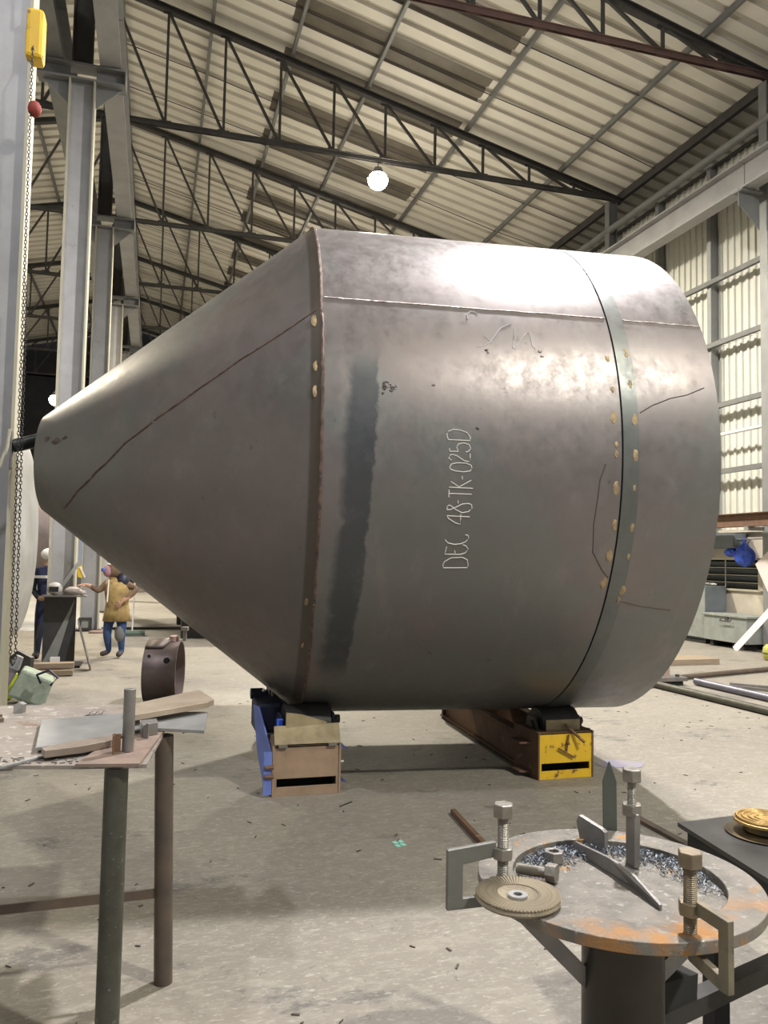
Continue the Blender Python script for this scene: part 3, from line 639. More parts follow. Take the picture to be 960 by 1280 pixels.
ob = MB().prism([(-.66,3.35),(-.56,3.45),(-.545,3.43),(-.64,3.33)], .931, .945).prism([(-.64,3.42),(-.57,3.50),(-.56,3.48),(-.62,3.40)], .931, .95).done('offcut', PIPEB); tag(ob, 'brown steel offcuts at the left side of the welding table', 'offcut')
ws = thing('wire_clip', 'small coiled wire clip on the far side of the welding table', 'clip', (-.2,3.5,tz))
MB().bb(-.25,-.16,3.478,3.49,.931,.935).done('clip_base', GREY, ws)
MB().tube([(-.24+.006*i, 3.47+.02*(i%2), .937+.012*((i//2)%2)) for i in range(12)],.0016,5).done('coil', GREY, ws)
for i in range(9):
    x,y = random.uniform(-.5,-.1), random.uniform(2.8,3.1)
ch_ = thing('slag_chips', 'small slag chips and wire ends scattered on the welding table front', 'chips', (-.25,2.75,tz))
mb = MB()
for i in range(60):
    t_ = random.random(); x = -.5+.42*t_; y = 2.80-.10*t_+random.uniform(-.03,.05)
    mb.box((x,y,tz+.002),(random.uniform(.004,.02),.004,.003),(0,0,random.uniform(0,3)))
mb.done('chips', GREY, ch_, kind='stuff'); ch_['kind'] = 'stuff'

# ================================================================== ROUND FLANGE TABLE
FX, FY, FZ = 1.236, 1.923, .75
ft = thing('flange_table', 'round flange-topped steel stand on a thick dark pipe post at the lower right', 'table', (FX,FY,0))
T_ = Matrix.Translation((FX,FY,0))
MB().lathe([(.278,FZ),(.278,FZ-.030),(.374,FZ-.030),(.374,FZ)], T_, 96, closed=True).done('flange_ring', TABRUST, ft, True, bev=.002)
MB().lathe([(0,FZ-.022),(.30,FZ-.022),(.30,FZ-.034),(0,FZ-.034)], T_, 64).done('bottom_plate', TABRUST, ft, True)
MB().pipe((FX-.02,FY-.06,0.01),(FX-.02,FY-.06,FZ-.035),.105,.008,48).done('post', mat('post_dark_pipe',(0.055,0.045,0.035),(0.035,0.032,0.03),5,0.4,0.5,0.1,c3=(0.18,0.13,0.05),t3=0.66,scale3=6), ft, True)
MB().bb(FX-.25,FX+.2,FY-.3,FY+.2,0,.012).done('foot_plate', DARKS, ft)
MB().beam((FX+.05,FY-.03,.36),(FX+1.15,FY+.30,.36),.05,.05).done('brace', DARKS, ft)
MB().beam((FX+.02,FY-.02,.42),(FX+.26,FY+.05,.40),.07,.10).done('brace_sleeve', BLACK, ft)
MB().beam((FX+.30,FY-.10,.70),(FX+.08,FY-.06,.50),.012,.04).done('gusset_strip', GREY, ft)
MB().beam((FX-.30,FY-.02,.70),(FX-.10,FY-.05,.50),.012,.04).done('gusset_strip', GREY, ft)
# pointed bar tacked to the back rim
MB().extr([(1.412,2.26,.42),(1.452,2.25,.42),(1.446,2.25,.90),(1.425,2.255,.962),(1.405,2.26,.90)],(.003,.012,0)).done('pointed_bar', mat('pointed_bar_steel',(0.13,0.14,0.12),(0.09,0.10,0.09),5,0.5,0.4), ft)
def bolt(par, x, y, z0, zh, m_=BOLT, r=.0155, nut=None, hr=.029):
    "threaded rod from z0 to under the head at zh"
    mb = MB(); n = int((zh-z0)/.0045); prof = []
    for i in range(n):
        z = z0+.0045*i; prof += [(r,z),(r*.9,z+.00225)]
    prof.append((r*.86,zh)); mb.lathe(prof, Matrix.Translation((x,y,0)), 16); mb.done('threaded_rod', m_, par, False)
    MB().hexn((x,y,zh),(x,y,zh+.036),hr).done('bolt_head', m_, par, bev=.003)
    if nut is not None: MB().hexn((x,y,nut),(x,y,nut+.030),hr*.98).done('nut', m_, par, bev=.002)
# clamp A (left)
ca = thing('screw_clamp', 'C-shaped screw clamp gripping the left rim of the flange', 'clamp', (.935,2.007,FZ), 0, 'screw clamps on the flange table')
bolt(ca, .935, 2.0, FZ+.0015, .905, BOLT, nut=.795)
cl = MB().extr([(.776,2.0,.828),(.915,2.0,.840),(.915,2.0,.800),(.820,2.0,.788),(.820,2.0,.700),(.915,2.0,.700),(.915,2.0,.672),(.776,2.0,.672)],(0,.016,0)).done('frame', mat('clamp_steel',(0.22,0.22,0.20),(0.15,0.15,0.14),7,0.5,0.5,0.2,c3=(0.25,0.14,0.09),t3=0.6,scale3=9), ca, bev=.002)
# clamp C (front right)
cc = thing('screw_clamp', 'C-shaped screw clamp gripping the front right rim of the flange', 'clamp', (1.221,1.596,FZ), 0, 'screw clamps on the flange table')
bolt(cc, 1.221, 1.596, FZ+.0015, .898, BOLTB, nut=.790)
P0 = V((1.221,1.596,0)); D = V((.0,-.12,0)); dn = D.normalized(); sx = V((.018,.002,0))
def cp(u, z): p = P0 + dn*u; return (p.x, p.y, z)
MB().extr([cp(.02,.826),cp(.125,.826),cp(.125,.670),cp(.10,.668),cp(-.01,.682),cp(-.01,.712),cp(.093,.700),cp(.093,.795),cp(.02,.795)], sx).done('frame', mat('clamp_tan',(0.25,0.215,0.15),(0.15,0.135,0.11),12,0.5,0.5,0.4,c3=(0.10,0.07,0.05),t3=0.6,scale3=14), cc, bev=.002)
# clamp B (back)
cb = thing('screw_clamp', 'upright screw clamp seen edge-on at the back of the flange', 'clamp', (1.352,2.06,FZ), 0, 'screw clamps on the flange table')
bolt(cb, 1.362, 2.04, .90, .964, BOLT, r=.013, nut=None)
MB().cyl((1.362,2.04,.80),(1.362,2.04,.90),.013,16).done('rod_shank', BOLT, cb, True)
MB().hexn((1.362,2.04,.868),(1.362,2.04,.900),.030).done('nut', BOLT, cb, bev=.002)
MB().extr([(1.344,2.0,.7305),(1.344,2.0,.865),(1.350,2.0,.880),(1.360,2.0,.880),(1.364,2.0,.86),(1.362,2.0,.7305)],(.004,.05,0)).done('frame', GREY, cb, bev=.002)
# loose parts on the flange
pb = FZ-.022+.001
o = MB().extr([(1.292,2.205,pb),(1.335,2.140,pb),(1.335,2.140,pb+.056),(1.328,2.148,pb+.064),(1.290,2.215,pb+.088),(1.284,2.220,pb+.070)],(.016,.006,0)).done('steel_plate', GREY, bev=.0015); tag(o, 'small upright plate with a sloping top standing on the flange beside the back clamp', 'plate')
o = MB().extr([(1.245,2.160,pb),(1.262,2.0,pb),(1.265,1.90,pb),(1.252,1.755,pb),(1.252,1.755,pb+.012),(1.265,1.90,pb+.035),(1.262,2.0,pb+.038),(1.245,2.160,pb+.030)],(.010,.003,0)).done('wedge_bar', GREY, bev=.001); tag(o, 'long curved wedge bar standing on edge across the flange recess', 'bar')
o = MB().prism([(1.262,2.14),(1.285,2.10),(1.325,1.97),(1.300,1.945),(1.275,2.0)], pb+.001, pb+.010).done('triangle_offcut', GREY); tag(o, 'flat triangular steel offcut beside the wedge bar on the flange', 'offcut')
o = MB().lathe([(.0155,pb),(.030,pb),(.030,pb+.032),(.0155,pb+.032)], Matrix.Translation((1.145,2.105,0)) , 6, closed=True).done('hex_nut', GREY, bev=.002); tag(o, 'large hexagon nut lying in the swarf on the flange', 'nut')
lb = thing('loose_bolt', 'hex bolt lying on its side at the left of the flange recess', 'bolt', (1.03,2.01,pb))
MB().cyl((1.000,2.045,pb+.017),(1.062,1.980,pb+.023),.0145,18).done('shank', BOLT, lb, True); MB().hexn((1.058,1.984,pb+.025),(1.078,1.963,pb+.026),.0255).done('bolt_head', BOLT, lb, bev=.002)
# swarf curls: countless
sw = thing('swarf', 'heap of blue-grey steel swarf curls round the edge of the flange recess', 'swarf', (FX,FY,pb)); sw['kind'] = 'stuff'
mb = MB(); rng = random.Random(3)
for i in range(950):
    a = rng.choice([rng.gauss(2.15,.28), rng.gauss(1.5,.30), rng.gauss(.15,.38), rng.gauss(.75,.4)]); rr = .272 - abs(rng.gauss(0,.042)) - .005
    if a > 2.9 or a < -.6: continue
    x = FX+rr*math.cos(a); y = FY+rr*math.sin(a); z = pb+.002+rng.random()*.012
    L0 = rng.uniform(.008,.028); th0 = rng.uniform(0,6.28); cv = rng.uniform(-90,90)
    pts = []
    for j in range(4):
        pts.append((x,y,z+.003*math.sin(j*1.5))); th0 += cv*L0/4; x += L0/4*math.cos(th0); y += L0/4*math.sin(th0)
    mb.tube(pts, .0016, 3)
mb.done('swarf_curls', SWARF, sw, kind='stuff')
# grinding flap disc
gd = thing('flap_disc', 'worn tan flap grinding disc overhanging the left edge of the flange', 'disc', (.902,1.840,FZ+.002), 0)
Gm = Matrix.Translation((.902,1.840,FZ+.0015))
MB().lathe([(.013,.010),(.030,.010),(.045,.016),(.052,.020),(.103,.016),(.106,.008),(.100,.001),(.013,.001)], Gm, 64, closed=True).done('backing', GRIND, gd, True)
for i in range(72):
    a = 2*PI*i/72
    if i == 0:
        fl0 = MB().box((.902+.078,1.840,FZ+.0205),(.054,.0085,.0030),(R_(26),0,0)).done('flap', GRIND, gd)
    else:
        o = bpy.data.objects.new('flap', fl0.data); COL.objects.link(o); o.parent = gd; o.rotation_euler = (0,0,a)
MB().lathe([(.011,.011),(.024,.011),(.024,.0175),(.011,.0175)], Gm, 32, closed=True).done('hub_ring', LGREY, gd, True)
_nt = TABRUST.node_tree; _N = _nt.nodes; _L = _nt.links; _b = _N['Principled BSDF']; _tc = _N.new('ShaderNodeTexCoord'); _sp = _N.new('ShaderNodeSeparateXYZ'); _L.new(_tc.outputs['Object'], _sp.inputs[0])
_g = _N.new('ShaderNodeMapRange'); _g.inputs[1].default_value = -.17; _g.inputs[2].default_value = -.30; _L.new(_sp.outputs['Y'], _g.inputs[0])
_n = _N.new('ShaderNodeTexNoise'); _n.inputs['Scale'].default_value = 11; _n.inputs['Detail'].default_value = 8; _L.new(_tc.outputs['Object'], _n.inputs[0])
_r = _N.new('ShaderNodeMapRange'); _r.inputs[1].default_value = .47; _r.inputs[2].default_value = .60; _L.new(_n.outputs[0], _r.inputs[0])
_m = _N.new('ShaderNodeMath'); _m.operation = 'MULTIPLY'; _L.new(_g.outputs[0], _m.inputs[0]); _L.new(_r.outputs[0], _m.inputs[1])
_x = _N.new('ShaderNodeMix'); _x.data_type = 'RGBA'; _L.new(_m.outputs[0], _x.inputs[0]); _L.new(_b.inputs['Base Color'].links[0].from_socket, _x.inputs[6]); _x.inputs[7].default_value = (0.36,0.19,0.075,1); _L.new(_x.outputs[2], _b.inputs['Base Color'])
# ---- dark plate bench to the right
rt = thing('plate_bench', 'dark steel plate bench behind the flange stand at the right edge', 'table', (2.2,2.2,0))
MB().prism([(1.775,2.385),(1.70,1.75),(2.6,1.62),(2.72,2.45)], .69, .705).done('bench_top', mat('bench_dark_plate',(0.10,0.098,0.095),(0.07,0.07,0.07),4,0.35,0.7,0.05), rt)
MB().beam((1.80,2.33,.665),(1.73,1.80,.665),.05,.05).done('edge_rail', BLACK, rt)
for x,y in ((1.78,1.80),(2.55,1.70),(2.6,2.35),(1.86,2.30)): MB().bb(x-.03,x+.03,y-.03,y+.03,0,.69).done('leg', BLACK, rt)
gc = thing('coil_disc', 'golden spiral coil on a dark dished hub lying on the dark bench', 'coil', (1.99,2.215,.706))
Gc = Matrix.Translation((1.99,2.215,.706))
MB().lathe([(0,.0),(.12,.0),(.125,.004),(.07,.012),(.06,.045),(0,.045)], Gc, 40).done('hub', mat('hub_dark_bronze',(0.16,0.12,0.06),(0.08,0.06,0.04),8,0.35,0.7), gc, True)
MB().lathe([(0,.048),(.03,.052),(.085,.050),(.098,.046),(.098,.038),(0,.038)], Gc, 40).done('coil_top', GOLD, gc, True)
for r in (.03,.05,.07,.088): MB().tube([(1.99+r*math.cos(k*2*PI/36), 2.215+r*math.sin(k*2*PI/36), .706+.052) for k in range(37)], .0045, 6).done('turn', GOLD, gc, True)
# floor bars behind
o = MB().beam((2.95,4.35,.012),(2.96,3.4,.012),.05,.02).done('steel_bar', PIPEB); tag(o, 'brown flat bar lying on the floor behind the back clamp', 'bar')
o = MB().beam((1.86,4.72,.02),(1.80,3.9,.02),.03,.03).done('angle_bar', RUST); tag(o, 'short rusty angle bar on the floor left of the flange stand', 'bar')
for nm, a_, b_, lb_ in (('wire_scrap',(1.20,5.02,.004),(1.30,5.10,.004),'thin dark wire scrap on the floor in front of the brown roller bed'),):
    o = MB().cyl(a_,b_,.004,6).done(nm, DARKS); tag(o, lb_, 'scrap')
# teal chalk mark on the floor
o = MB()
for dx,dy in ((0,0),(.035,.01),(.0,.05),(.035,.06)): o.box((1.36+dx,4.28+dy,.0015),(.026,.035,.002),(0,0,.3))
o = o.done('floor_mark', mat('teal_mark',(0.25,0.62,0.52))); tag(o, 'small teal painted mark of four dabs on the floor', 'mark')
o = MB().prism([(3.42,5.50),(3.72,5.44),(3.85,5.58),(3.60,5.72),(3.44,5.66)], .001,.003).done('floor_stain', mat('violet_stain',(0.21,0.195,0.27),(0.25,0.235,0.245),8,0.7)); tag(o, 'faint violet stain on the floor right of the yellow roller bed', 'stain')
# floor litter
lit = thing('floor_litter', 'tiny dark metal offcuts scattered over the concrete floor', 'litter', (1,4,0)); lit['kind'] = 'stuff'
mb = MB(); rg = random.Random(5)
for i in range(260):
    x, y = rg.uniform(-1.2,6.5), rg.uniform(2.4,9)
    mb.box((x,y,.003),(rg.uniform(.008,.045),rg.uniform(.003,.010),.004),(0,0,rg.uniform(0,3.1)))
mb.done('offcuts', PIPEB, lit, kind='stuff')

# ================================================================== MID LEFT
# pipe ring
rg_ = thing('pipe_ring', 'short upright pipe ring with a drilled hole and a bolt on top', 'ring', (.16,8.7,0))
ax = V((.982,-.190,0)); c0 = V((.145,8.82,.345)); h = .170
rm = mat('ring_brown_steel',(0.24,0.19,0.175),(0.16,0.125,0.12),4,0.45,0.5,0.2,c3=(0.5,0.46,0.42),t3=0.66,scale3=9)
MB().pipe(c0-ax*h, c0+ax*h, .34, .022, 48).done('ring_body', rm, rg_, True)
yv = ax.cross(V((0,0,1))).normalized()   # towards camera side
def rp(t_, a, r=.34): return c0 + ax*t_ + yv*(r*math.cos(a)) + V((0,0,1))*(r*math.sin(a))
for t_, a, r in ((.075,.48,.034),(-.11,.62,.02)):
    MB().cyl(rp(t_,a,.325), rp(t_,a,.343), r, 20).done('drilled_hole', BLACK, rg_, True); 
    MB().lathe([(r,0),(r+.007,0),(r+.007,.003),(r,.003)], Matrix.Translation(rp(t_,a,.338)) @ (yv*math.cos(a)+V((0,0,1))*math.sin(a)).to_track_quat('Z','Y').to_matrix().to_4x4(), 20, closed=True).done('hole_rim', GREY, rg_, True)
mb = MB(); rings = []
pl = [rp(-.16,a,.352) for a in [0.9+.08*k for k in range(10)]]; pr_ = [rp(.02+.12*k/9,a,.352+.0) for k,a in enumerate([0.9+.08*k for k in range(10)])]
vs = [mb.b.verts.new(p) for p in pl]; ws_ = [mb.b.verts.new(p) for p in pr_]
for i in range(9): mb.b.faces.new((vs[i],vs[i+1],ws_[i+1],ws_[i]))
thick(mb.done('saddle_plate', PIPEB, rg_, True), .014)
MB().cyl(rp(.10,1.45,.34), rp(.10,1.45,.39), .055, 20, rb=.04).done('boss', mat('boss_pink',(0.30,0.19,0.17)), rg_, True)
MB().cyl((c0.x+.20,8.72,.68),(c0.x+.20,8.72,.80),.02,16).done('bolt_shank', BOLT, rg_, True); MB().hexn((c0.x+.20,8.72,.79),(c0.x+.20,8.72,.83),.042).done('bolt_head', BOLT, rg_, bev=.003)
o = MB().tube([(-.25,8.62,.03),(-.1,8.60,.025),(0,8.62,.02)], .014, 8).done('bent_rod', BLACK); tag(o, 'thin black bent rod lying behind the table by the pipe ring', 'rod')
# second column foot: skirt plates, timber, leaning plate
yc1 = T0Y
sk = thing('skirt_plate', 'dark steel skirt plates boxed round the foot of the second column', 'plate', (XC,yc1-.25,0))
MB().bb(XC-.20,XC+.22,yc1-.22,yc1-.19,.035,.98).done('front_plate', mat('skirt_dark',(0.075,0.075,0.075),(0.055,0.055,0.058),4,0.5,0.4), sk)
MB().extr([(XC-.20,yc1-.235,.06),(XC+.20,yc1-.235,.95),(XC-.02,yc1-.235,.06)],(0,.012,0)).done('triangle_plate', CABG, sk)
MB().bb(XC-.08,XC+.04,yc1-.34,yc1-.26,.035,.16).done('white_block', WHITE, sk)
lp = MB().beam((XC+.25,yc1-.15,.62),(XC+.46,yc1-.55,.03),.22,.015,up=(1,0,0)).done('leaning_plate', GREY); tag(lp, 'grey plate strip leaning against the foot of the second column', 'plate')
for i,(dy,z,tx) in enumerate(((-.95,.045,'lower'),(-.88,.125,'upper'))):
    o = MB().box((XC-.05,yc1+dy,z),(.66,.16,.07),(0,0,.05*i)).done('timber_plank', WOOD, bev=.004); tag(o, f'{tx} of the two timber planks at the foot of the second column', 'plank', 'timber planks by the column foot')
# things on the column shelf
sh_ = MB().bb(XC-.22,XC+.36,yc1-.42,yc1-.20,.99,1.01).done('shelf_plate', GREY); tag(sh_, 'small grey shelf plate fixed to the front of the second column', 'shelf')
hm = thing('white_helmet', 'pale welding helmet resting on the column shelf', 'helmet', (XC-.08,yc1-.32,1.01)); mb = MB(); mb.ball((XC-.06,yc1-.31,1.10),.10,(1,1,.9),3).done('shell', mat('pale_grey_plastic',(0.45,0.44,0.42)), hm, True); MB().bb(XC-.12,XC+.0,yc1-.425,yc1-.40,1.06,1.13).done('visor', BLACK, hm)
gl = MB().ball((XC+.17,yc1-.30,1.07),.085,(1.4,.8,.65),2).ball((XC+.27,yc1-.31,1.05),.05,(1.6,.8,.7),2).jit(.012).done('rag', mat('pale_rag',(0.52,0.46,0.42),(0.40,0.34,0.31),12,0.9), None, True); tag(gl, 'crumpled pale rag on the column shelf beside the helmet', 'rag')
o = MB().beam((XC+.02,yc1-.3,1.12),(XC+.26,yc1-.24,1.50),.02,.05).done('flat_bar', LGREY); tag(o, 'short pale flat bar leaning on the second column above the helmet', 'bar')
# stuff near third column
dp = MB().lathe([(0,0),(.17,0),(.17,.04),(0,.04)], Matrix.Translation((-1.03,16.85,0)), 28).done('round_plate', mat('round_plate_brown',(0.22,0.15,0.13)), None, True); tag(dp, 'brown round plate on the floor before the third column', 'plate')
bx = thing('frame_box', 'small dark open box frame on the third column foot', 'box', (-1.3,17.15,.03)); mb = MB()
mb.bb(-1.42,-1.17,17.10,17.13,.035,.08).bb(-1.42,-1.17,17.10,17.13,.24,.29).bb(-1.42,-1.37,17.10,17.13,.08,.24).bb(-1.22,-1.17,17.10,17.13,.08,.24).done('frame', DARKS, bx); MB().bb(-1.37,-1.22,17.14,17.16,.06,.26).done('back', CABG, bx)
yh = thing('chain_clamp', 'small yellow lifting clamp hanging on the front of the third column', 'clamp', (-1.43,17.2,1.1)); MB().extr([(-1.48,17.22,1.10),(-1.40,17.22,1.08),(-1.38,17.22,1.20),(-1.42,17.22,1.33),(-1.50,17.22,1.30)],(0,.05,0)).done('body', mat('yellow_plain',(0.70,0.48,0.04)), yh, bev=.01); MB().beam((-1.44,17.2,1.30),(-1.34,17.2,1.10),.03,.03).done('lever', WHITE, yh)
# broom
br = thing('broom', 'wide green workshop broom propped upright behind the worker', 'broom', (-.36,16.2,0))
MB().cyl((-.36,16.2,.10),(-.34,16.35,1.45),.013,8).done('handle', WHITE, br, True)
MB().bb(-.60,-.12,16.16,16.25,.055,.10).done('head', mat('broom_green',(0.16,0.24,0.20)), br); MB().bb(-.60,-.12,16.15,16.26,.0,.055).done('bristles', mat('bristles_dark',(0.08,0.10,0.09)), br)
tr_ = MB().bb(-1.0,2.2,17.55,17.62,0,.05).done('trim_1', STRUD); tr_['kind'] = 'structure'
# vessels behind
def vessel(name, label, p, q, r, m_, d0=.3, d1=.3, rings=(), rm_=None):
    p, q = V(p), V(q); t = thing(name, label, 'tank', (p.x,p.y,0))
    d = (q-p); L = d.length; M = Matrix.Translation(p) @ d.to_track_quat('Z','Y').to_matrix().to_4x4()
    MB().lathe([(r,0),(r,L)], M, 72).done('shell', m_, t, True)
    for s0_, dd, sg_ in ((L,d1,1),(0,d0,-1)):
        if dd: MB().lathe([(r*math.cos(a), s0_+sg_*dd*math.sin(a)) for a in [PI/2*k/10 for k in range(11)]], M, 72).done('dished_head', m_, t, True)
    for h_ in rings: MB().lathe([(r,h_-.02),(r+.04,h_-.015),(r+.04,h_+.015),(r,h_+.02)], M, 72, closed=True).done('stiffening_ring', rm_ or m_, t, True)
    return t
def saddle(t, x, y, r, zc, m_, wd_=.15, al=(1,0,0)):
    MB().bb(x-wd_/2,x+wd_/2,y-r*.55,y+r*.55,0,zc-r*.82).done('saddle', m_, t)
v1 = vessel('ribbed_vessel', 'silver ringed vessel half hidden behind the nearest left column', (-4.6,9.9,1.78), (-1.52,9.9,1.78), 1.14, VSIL, .3, .16, (3.02,2.92,2.8,2.6,1.4), COLE)
for x in (-4.0,-2.3): saddle(v1, x, 9.9, 1.12, 1.78, DARKS)
v2 = vessel('pink_grey_vessel', 'pinkish grey cylindrical vessel resting on a steel bench beyond the second column', (-4.8,18.6,1.98), (-1.75,18.6,1.98), .98, VPNK, .2, .12)
bn = thing('steel_bench', 'dark low steel bench carrying the pinkish vessel', 'table', (-3,18.6,0))
MB().bb(-4.9,-1.7,18.1,19.1,.93,1.0).done('bench_top', DARKS, bn)
for x in (-4.7,-3.55,-3.1,-1.8):
    for y in (18.15,19.05): MB().bb(x-.05,x+.05,y-.05,y+.05,0,.93).done('leg', PIPEB, bn)
v3 = vessel('blue_grey_vessel', 'blue grey round-ended vessel on a dark block behind the worker', (1.78,15.2,1.62), (1.78,19.5,1.62), 1.52, VBLU, .25, .25)
MB().bb(.55,3.0,15.6,16.1,0,.42).done('saddle', BLACK, v3); MB().bb(.55,3.0,18.6,19.1,0,.42).done('saddle', BLACK, v3)
# chain hoist by the nearest column
chn = thing('chain_hoist', 'hanging chain loop with a yellow hoist body beside the nearest left column', 'hoist', (-.98,6.28,6.0))
lk = None
def chain(x0,y0,z0,x1,y1,z1):
    global lk
    n = int((V((x1,y1,z1))-V((x0,y0,z0))).length/.0265)
    for i in range(n):
        u = i/n; p = (x0+(x1-x0)*u, y0+(y1-y0)*u, z0+(z1-z0)*u)
        if lk is None:
            mb = MB(); mb.tube([(.009*math.cos(a), 0, .017*math.sin(a)) for a in [2*PI*k/8 for k in range(9)]], .0034, 4); o = mb.done('chain_link', DARKS, None); o.parent = chn; lk = o.data
            o.location = V(p)-V((-.98,6.28,6.0)); o.rotation_euler = (0,0,(i%2)*PI/2+.3)
        else: share('chain_link', lk, chn, V(p)-V((-.98,6.28,6.0)), (i%2)*PI/2+.3)
chain(-1.015,6.28,5.40,-.975,6.28,.82); chain(-.985,6.30,3.6,-.945,6.30,.80)
MB().tube([(-.975,6.28,.82),(-.96,6.29,.77),(-.945,6.30,.80)],.006,6).done('chain_bottom', DARKS, chn)
MB().bb(-1.10,-.97,6.45,6.62,5.45,5.85).done('hoist_body', YEL, chn, bev=.03); MB().ball((-.985,6.30,4.95),.05,(1,1,1.3),2).done('hook_block', mat('dark_red',(0.22,0.03,0.02)), chn, True)
MB().cyl((-1.03,6.35,5.85),(-1.03,6.35,8.46),.012,8).done('hanger_rod', DARKS, chn, True)
MB().tube([(-1.015,6.28,5.40),(-1.03,6.40,5.50)],.006,6).done('top_link', DARKS, chn)
# pipe stub from column to vessel tip
ps = thing('pipe_stub', 'black pipe reaching from the nearest left column to the vessel tip', 'pipe', (-1.0,6.55,2.42))
MB().cyl((-1.06,6.50,2.40),(-.78,6.56,2.50),.052,24).done('pipe', mat('pipe_black_green',(0.02,0.025,0.022),(0.012,0.014,0.013),6,0.35,0.3), ps, True)
MB().box((-1.065,6.5,2.37),(.012,.12,.28)).done('end_plate', GREY, ps)
MB().tube([(-1.075,6.44,2.52),(-1.09,6.44,2.38),(-1.13,6.43,2.24),(-1.21,6.42,2.10),(-1.35,6.40,1.98)],.014,8).done('bent_rod', COLE, ps, True)
# clutter on the floor behind the welding table (left)
o = MB().extr([(-1.60,9.6,.02),(-1.30,9.6,.10),(-1.28,9.6,.42),(-1.42,9.6,.50),(-1.62,9.6,.33)],(.03,.05,0)).done('dark_plate', DARKS); tag(o, 'dark plate offcut propped up behind the left end of the welding table', 'plate')
tb = thing('tool_bag', 'pale green tool bag with a black loop handle behind the welding table', 'bag', (-1.12,9.1,0)); mb = MB(); mb.box((-1.20,9.2,.16),(.36,.22,.32),(0,R_(24),.1)).jit(.02).done('bag_body', mat('pale_green_cloth',(0.34,0.40,0.30),(0.24,0.28,0.22),14,0.8), tb, bev=.03)
MB().tube([(-1.10,9.05,.22),(-1.14,9.03,.31),(-1.02,9.0,.36),(-.93,9.0,.28),(-1.0,9.02,.20)],.014,8).done('handle', DBLUE, tb, True)
o = MB().box((-1.45,9.40,.15),(.09,.09,.28),(0,R_(12),.2)).done('yellow_green_box', mat('lime_plastic',(0.42,0.50,0.03)), bev=.008); tag(o, 'lime yellow box standing beside the pale green tool bag', 'box')
gr_ = thing('angle_grinder', 'grey power tool lying tilted at the foot of the nearest column', 'tool', (-1.5,9.1,.2)); MB().cyl((-1.52,9.1,.10),(-1.36,9.1,.42),.055,18).done('body', mat('tool_grey',(0.22,0.20,0.22)), gr_, True); MB().cyl((-1.38,9.1,.38),(-1.32,9.1,.50),.065,18,rb=.04).done('gear_head', LGREY, gr_, True); MB().cyl((-1.56,9.1,.0),(-1.52,9.1,.10),.045,16).done('grip', BLACK, gr_, True)

# ================================================================== RIGHT SIDE
ct = thing('steel_chest', 'long grey-green steel chest on skids in front of the wall', 'chest', (10.9,12.9,0))
MB().bb(10.62,11.16,12.24,13.42,.12,.60).done('body', CABG, ct, bev=.006); MB().bb(10.59,11.18,12.20,13.46,.60,.64).done('lid', CABG, ct, bev=.006)
for y in (12.4,13.25): MB().bb(10.66,11.1,y-.05,y+.05,0,.12).done('skid', BLACK, ct)
MB().tube([(10.60,12.62,.55),(10.56,12.62,.52),(10.56,12.90,.52),(10.60,12.90,.55)],.012,8).done('handle', STRUD, ct); MB().bb(10.60,10.62,12.72,12.80,.53,.60).done('hasp', STRUD, ct)
MB().bb(10.85,10.95,12.225,12.24,.45,.47).done('side_handle', STRUD, ct)
wb = thing('steel_cabinet', 'tall grey steel cabinet standing behind the chest', 'cabinet', (10.95,13.95,0))
MB().bb(10.72,11.22,13.50,14.55,.10,1.16).done('body', CABD, wb, bev=.005); MB().bb(10.70,10.72,13.50,14.02,.12,1.14).done('door', CABG, wb, bev=.003).location.x += 0; MB().bb(10.70,10.72,14.03,14.55,.12,1.14).done('door', CABG, wb, bev=.003)
MB().bb(10.74,11.2,13.52,14.5,0,.10).done('plinth', BLACK, wb); MB().bb(10.675,10.70,13.98,14.00,.62,.78).done('handle', STRUD, wb)
rgp = MB()
for i in range(14): rgp.ball((10.85+random.uniform(0,.3),13.65+random.uniform(0,.6),1.185+random.uniform(0,.02)),.05,(1.3,1,.4),1)
o = rgp.jit(.008).done('rags', mat('pale_rags',(0.5,0.48,0.42),(0.35,0.33,0.29),12,0.9)); tag(o, 'pale crumpled rags on top of the tall grey cabinet', 'rags')
uc = thing('wall_cabinet', 'dark blue grey box cabinet mounted high beside the blue bags', 'cabinet', (11.0,13.4,1.95)); MB().bb(10.95,11.22,12.92,14.2,1.93,2.22).done('body', CABD, uc, bev=.005); MB().bb(10.93,10.95,12.94,14.18,1.95,2.20).done('door', CABD, uc, bev=.003); MB().bb(11.2,11.34,13.0,14.1,1.95,2.2).done('mounting_plate', STRUD, uc)
def bag(name, c, s, label):
    t = thing(name, label, 'bag', c, 0, None); rr = random.Random(len(label)); mb = MB(); mb.ball(c, 1, s, 3)
    for v in mb.b.verts:
        k = (v.co.z-c[2])/s[2]; f = 1 - .55*max(0,k)**1.2 + .10*math.sin(9*math.atan2(v.co.y-c[1], v.co.x-c[0])+3*k)
        v.co.x = c[0]+(v.co.x-c[0])*f; v.co.y = c[1]+(v.co.y-c[1])*f
    mb.jit(.012).done('sack', BAGB, t, True); top_ = (c[0],c[1],c[2]+s[2])
    MB().tube([(c[0],c[1]-.03,top_[2]-.03),(c[0],c[1]-.04,top_[2]+.07),(c[0],c[1]+.04,top_[2]+.07),(c[0],c[1]+.03,top_[2]-.03)],.014,6).done('bag_loop', BAGB, t, True)
    return t
bag('plastic_bag', (11.0,12.72,1.80), (.16,.22,.24), 'large bright blue plastic bag hanging in front of the louvres')
bag('plastic_bag', (11.05,13.14,1.86), (.10,.17,.10), 'small blue plastic bag hanging behind the large blue bag')
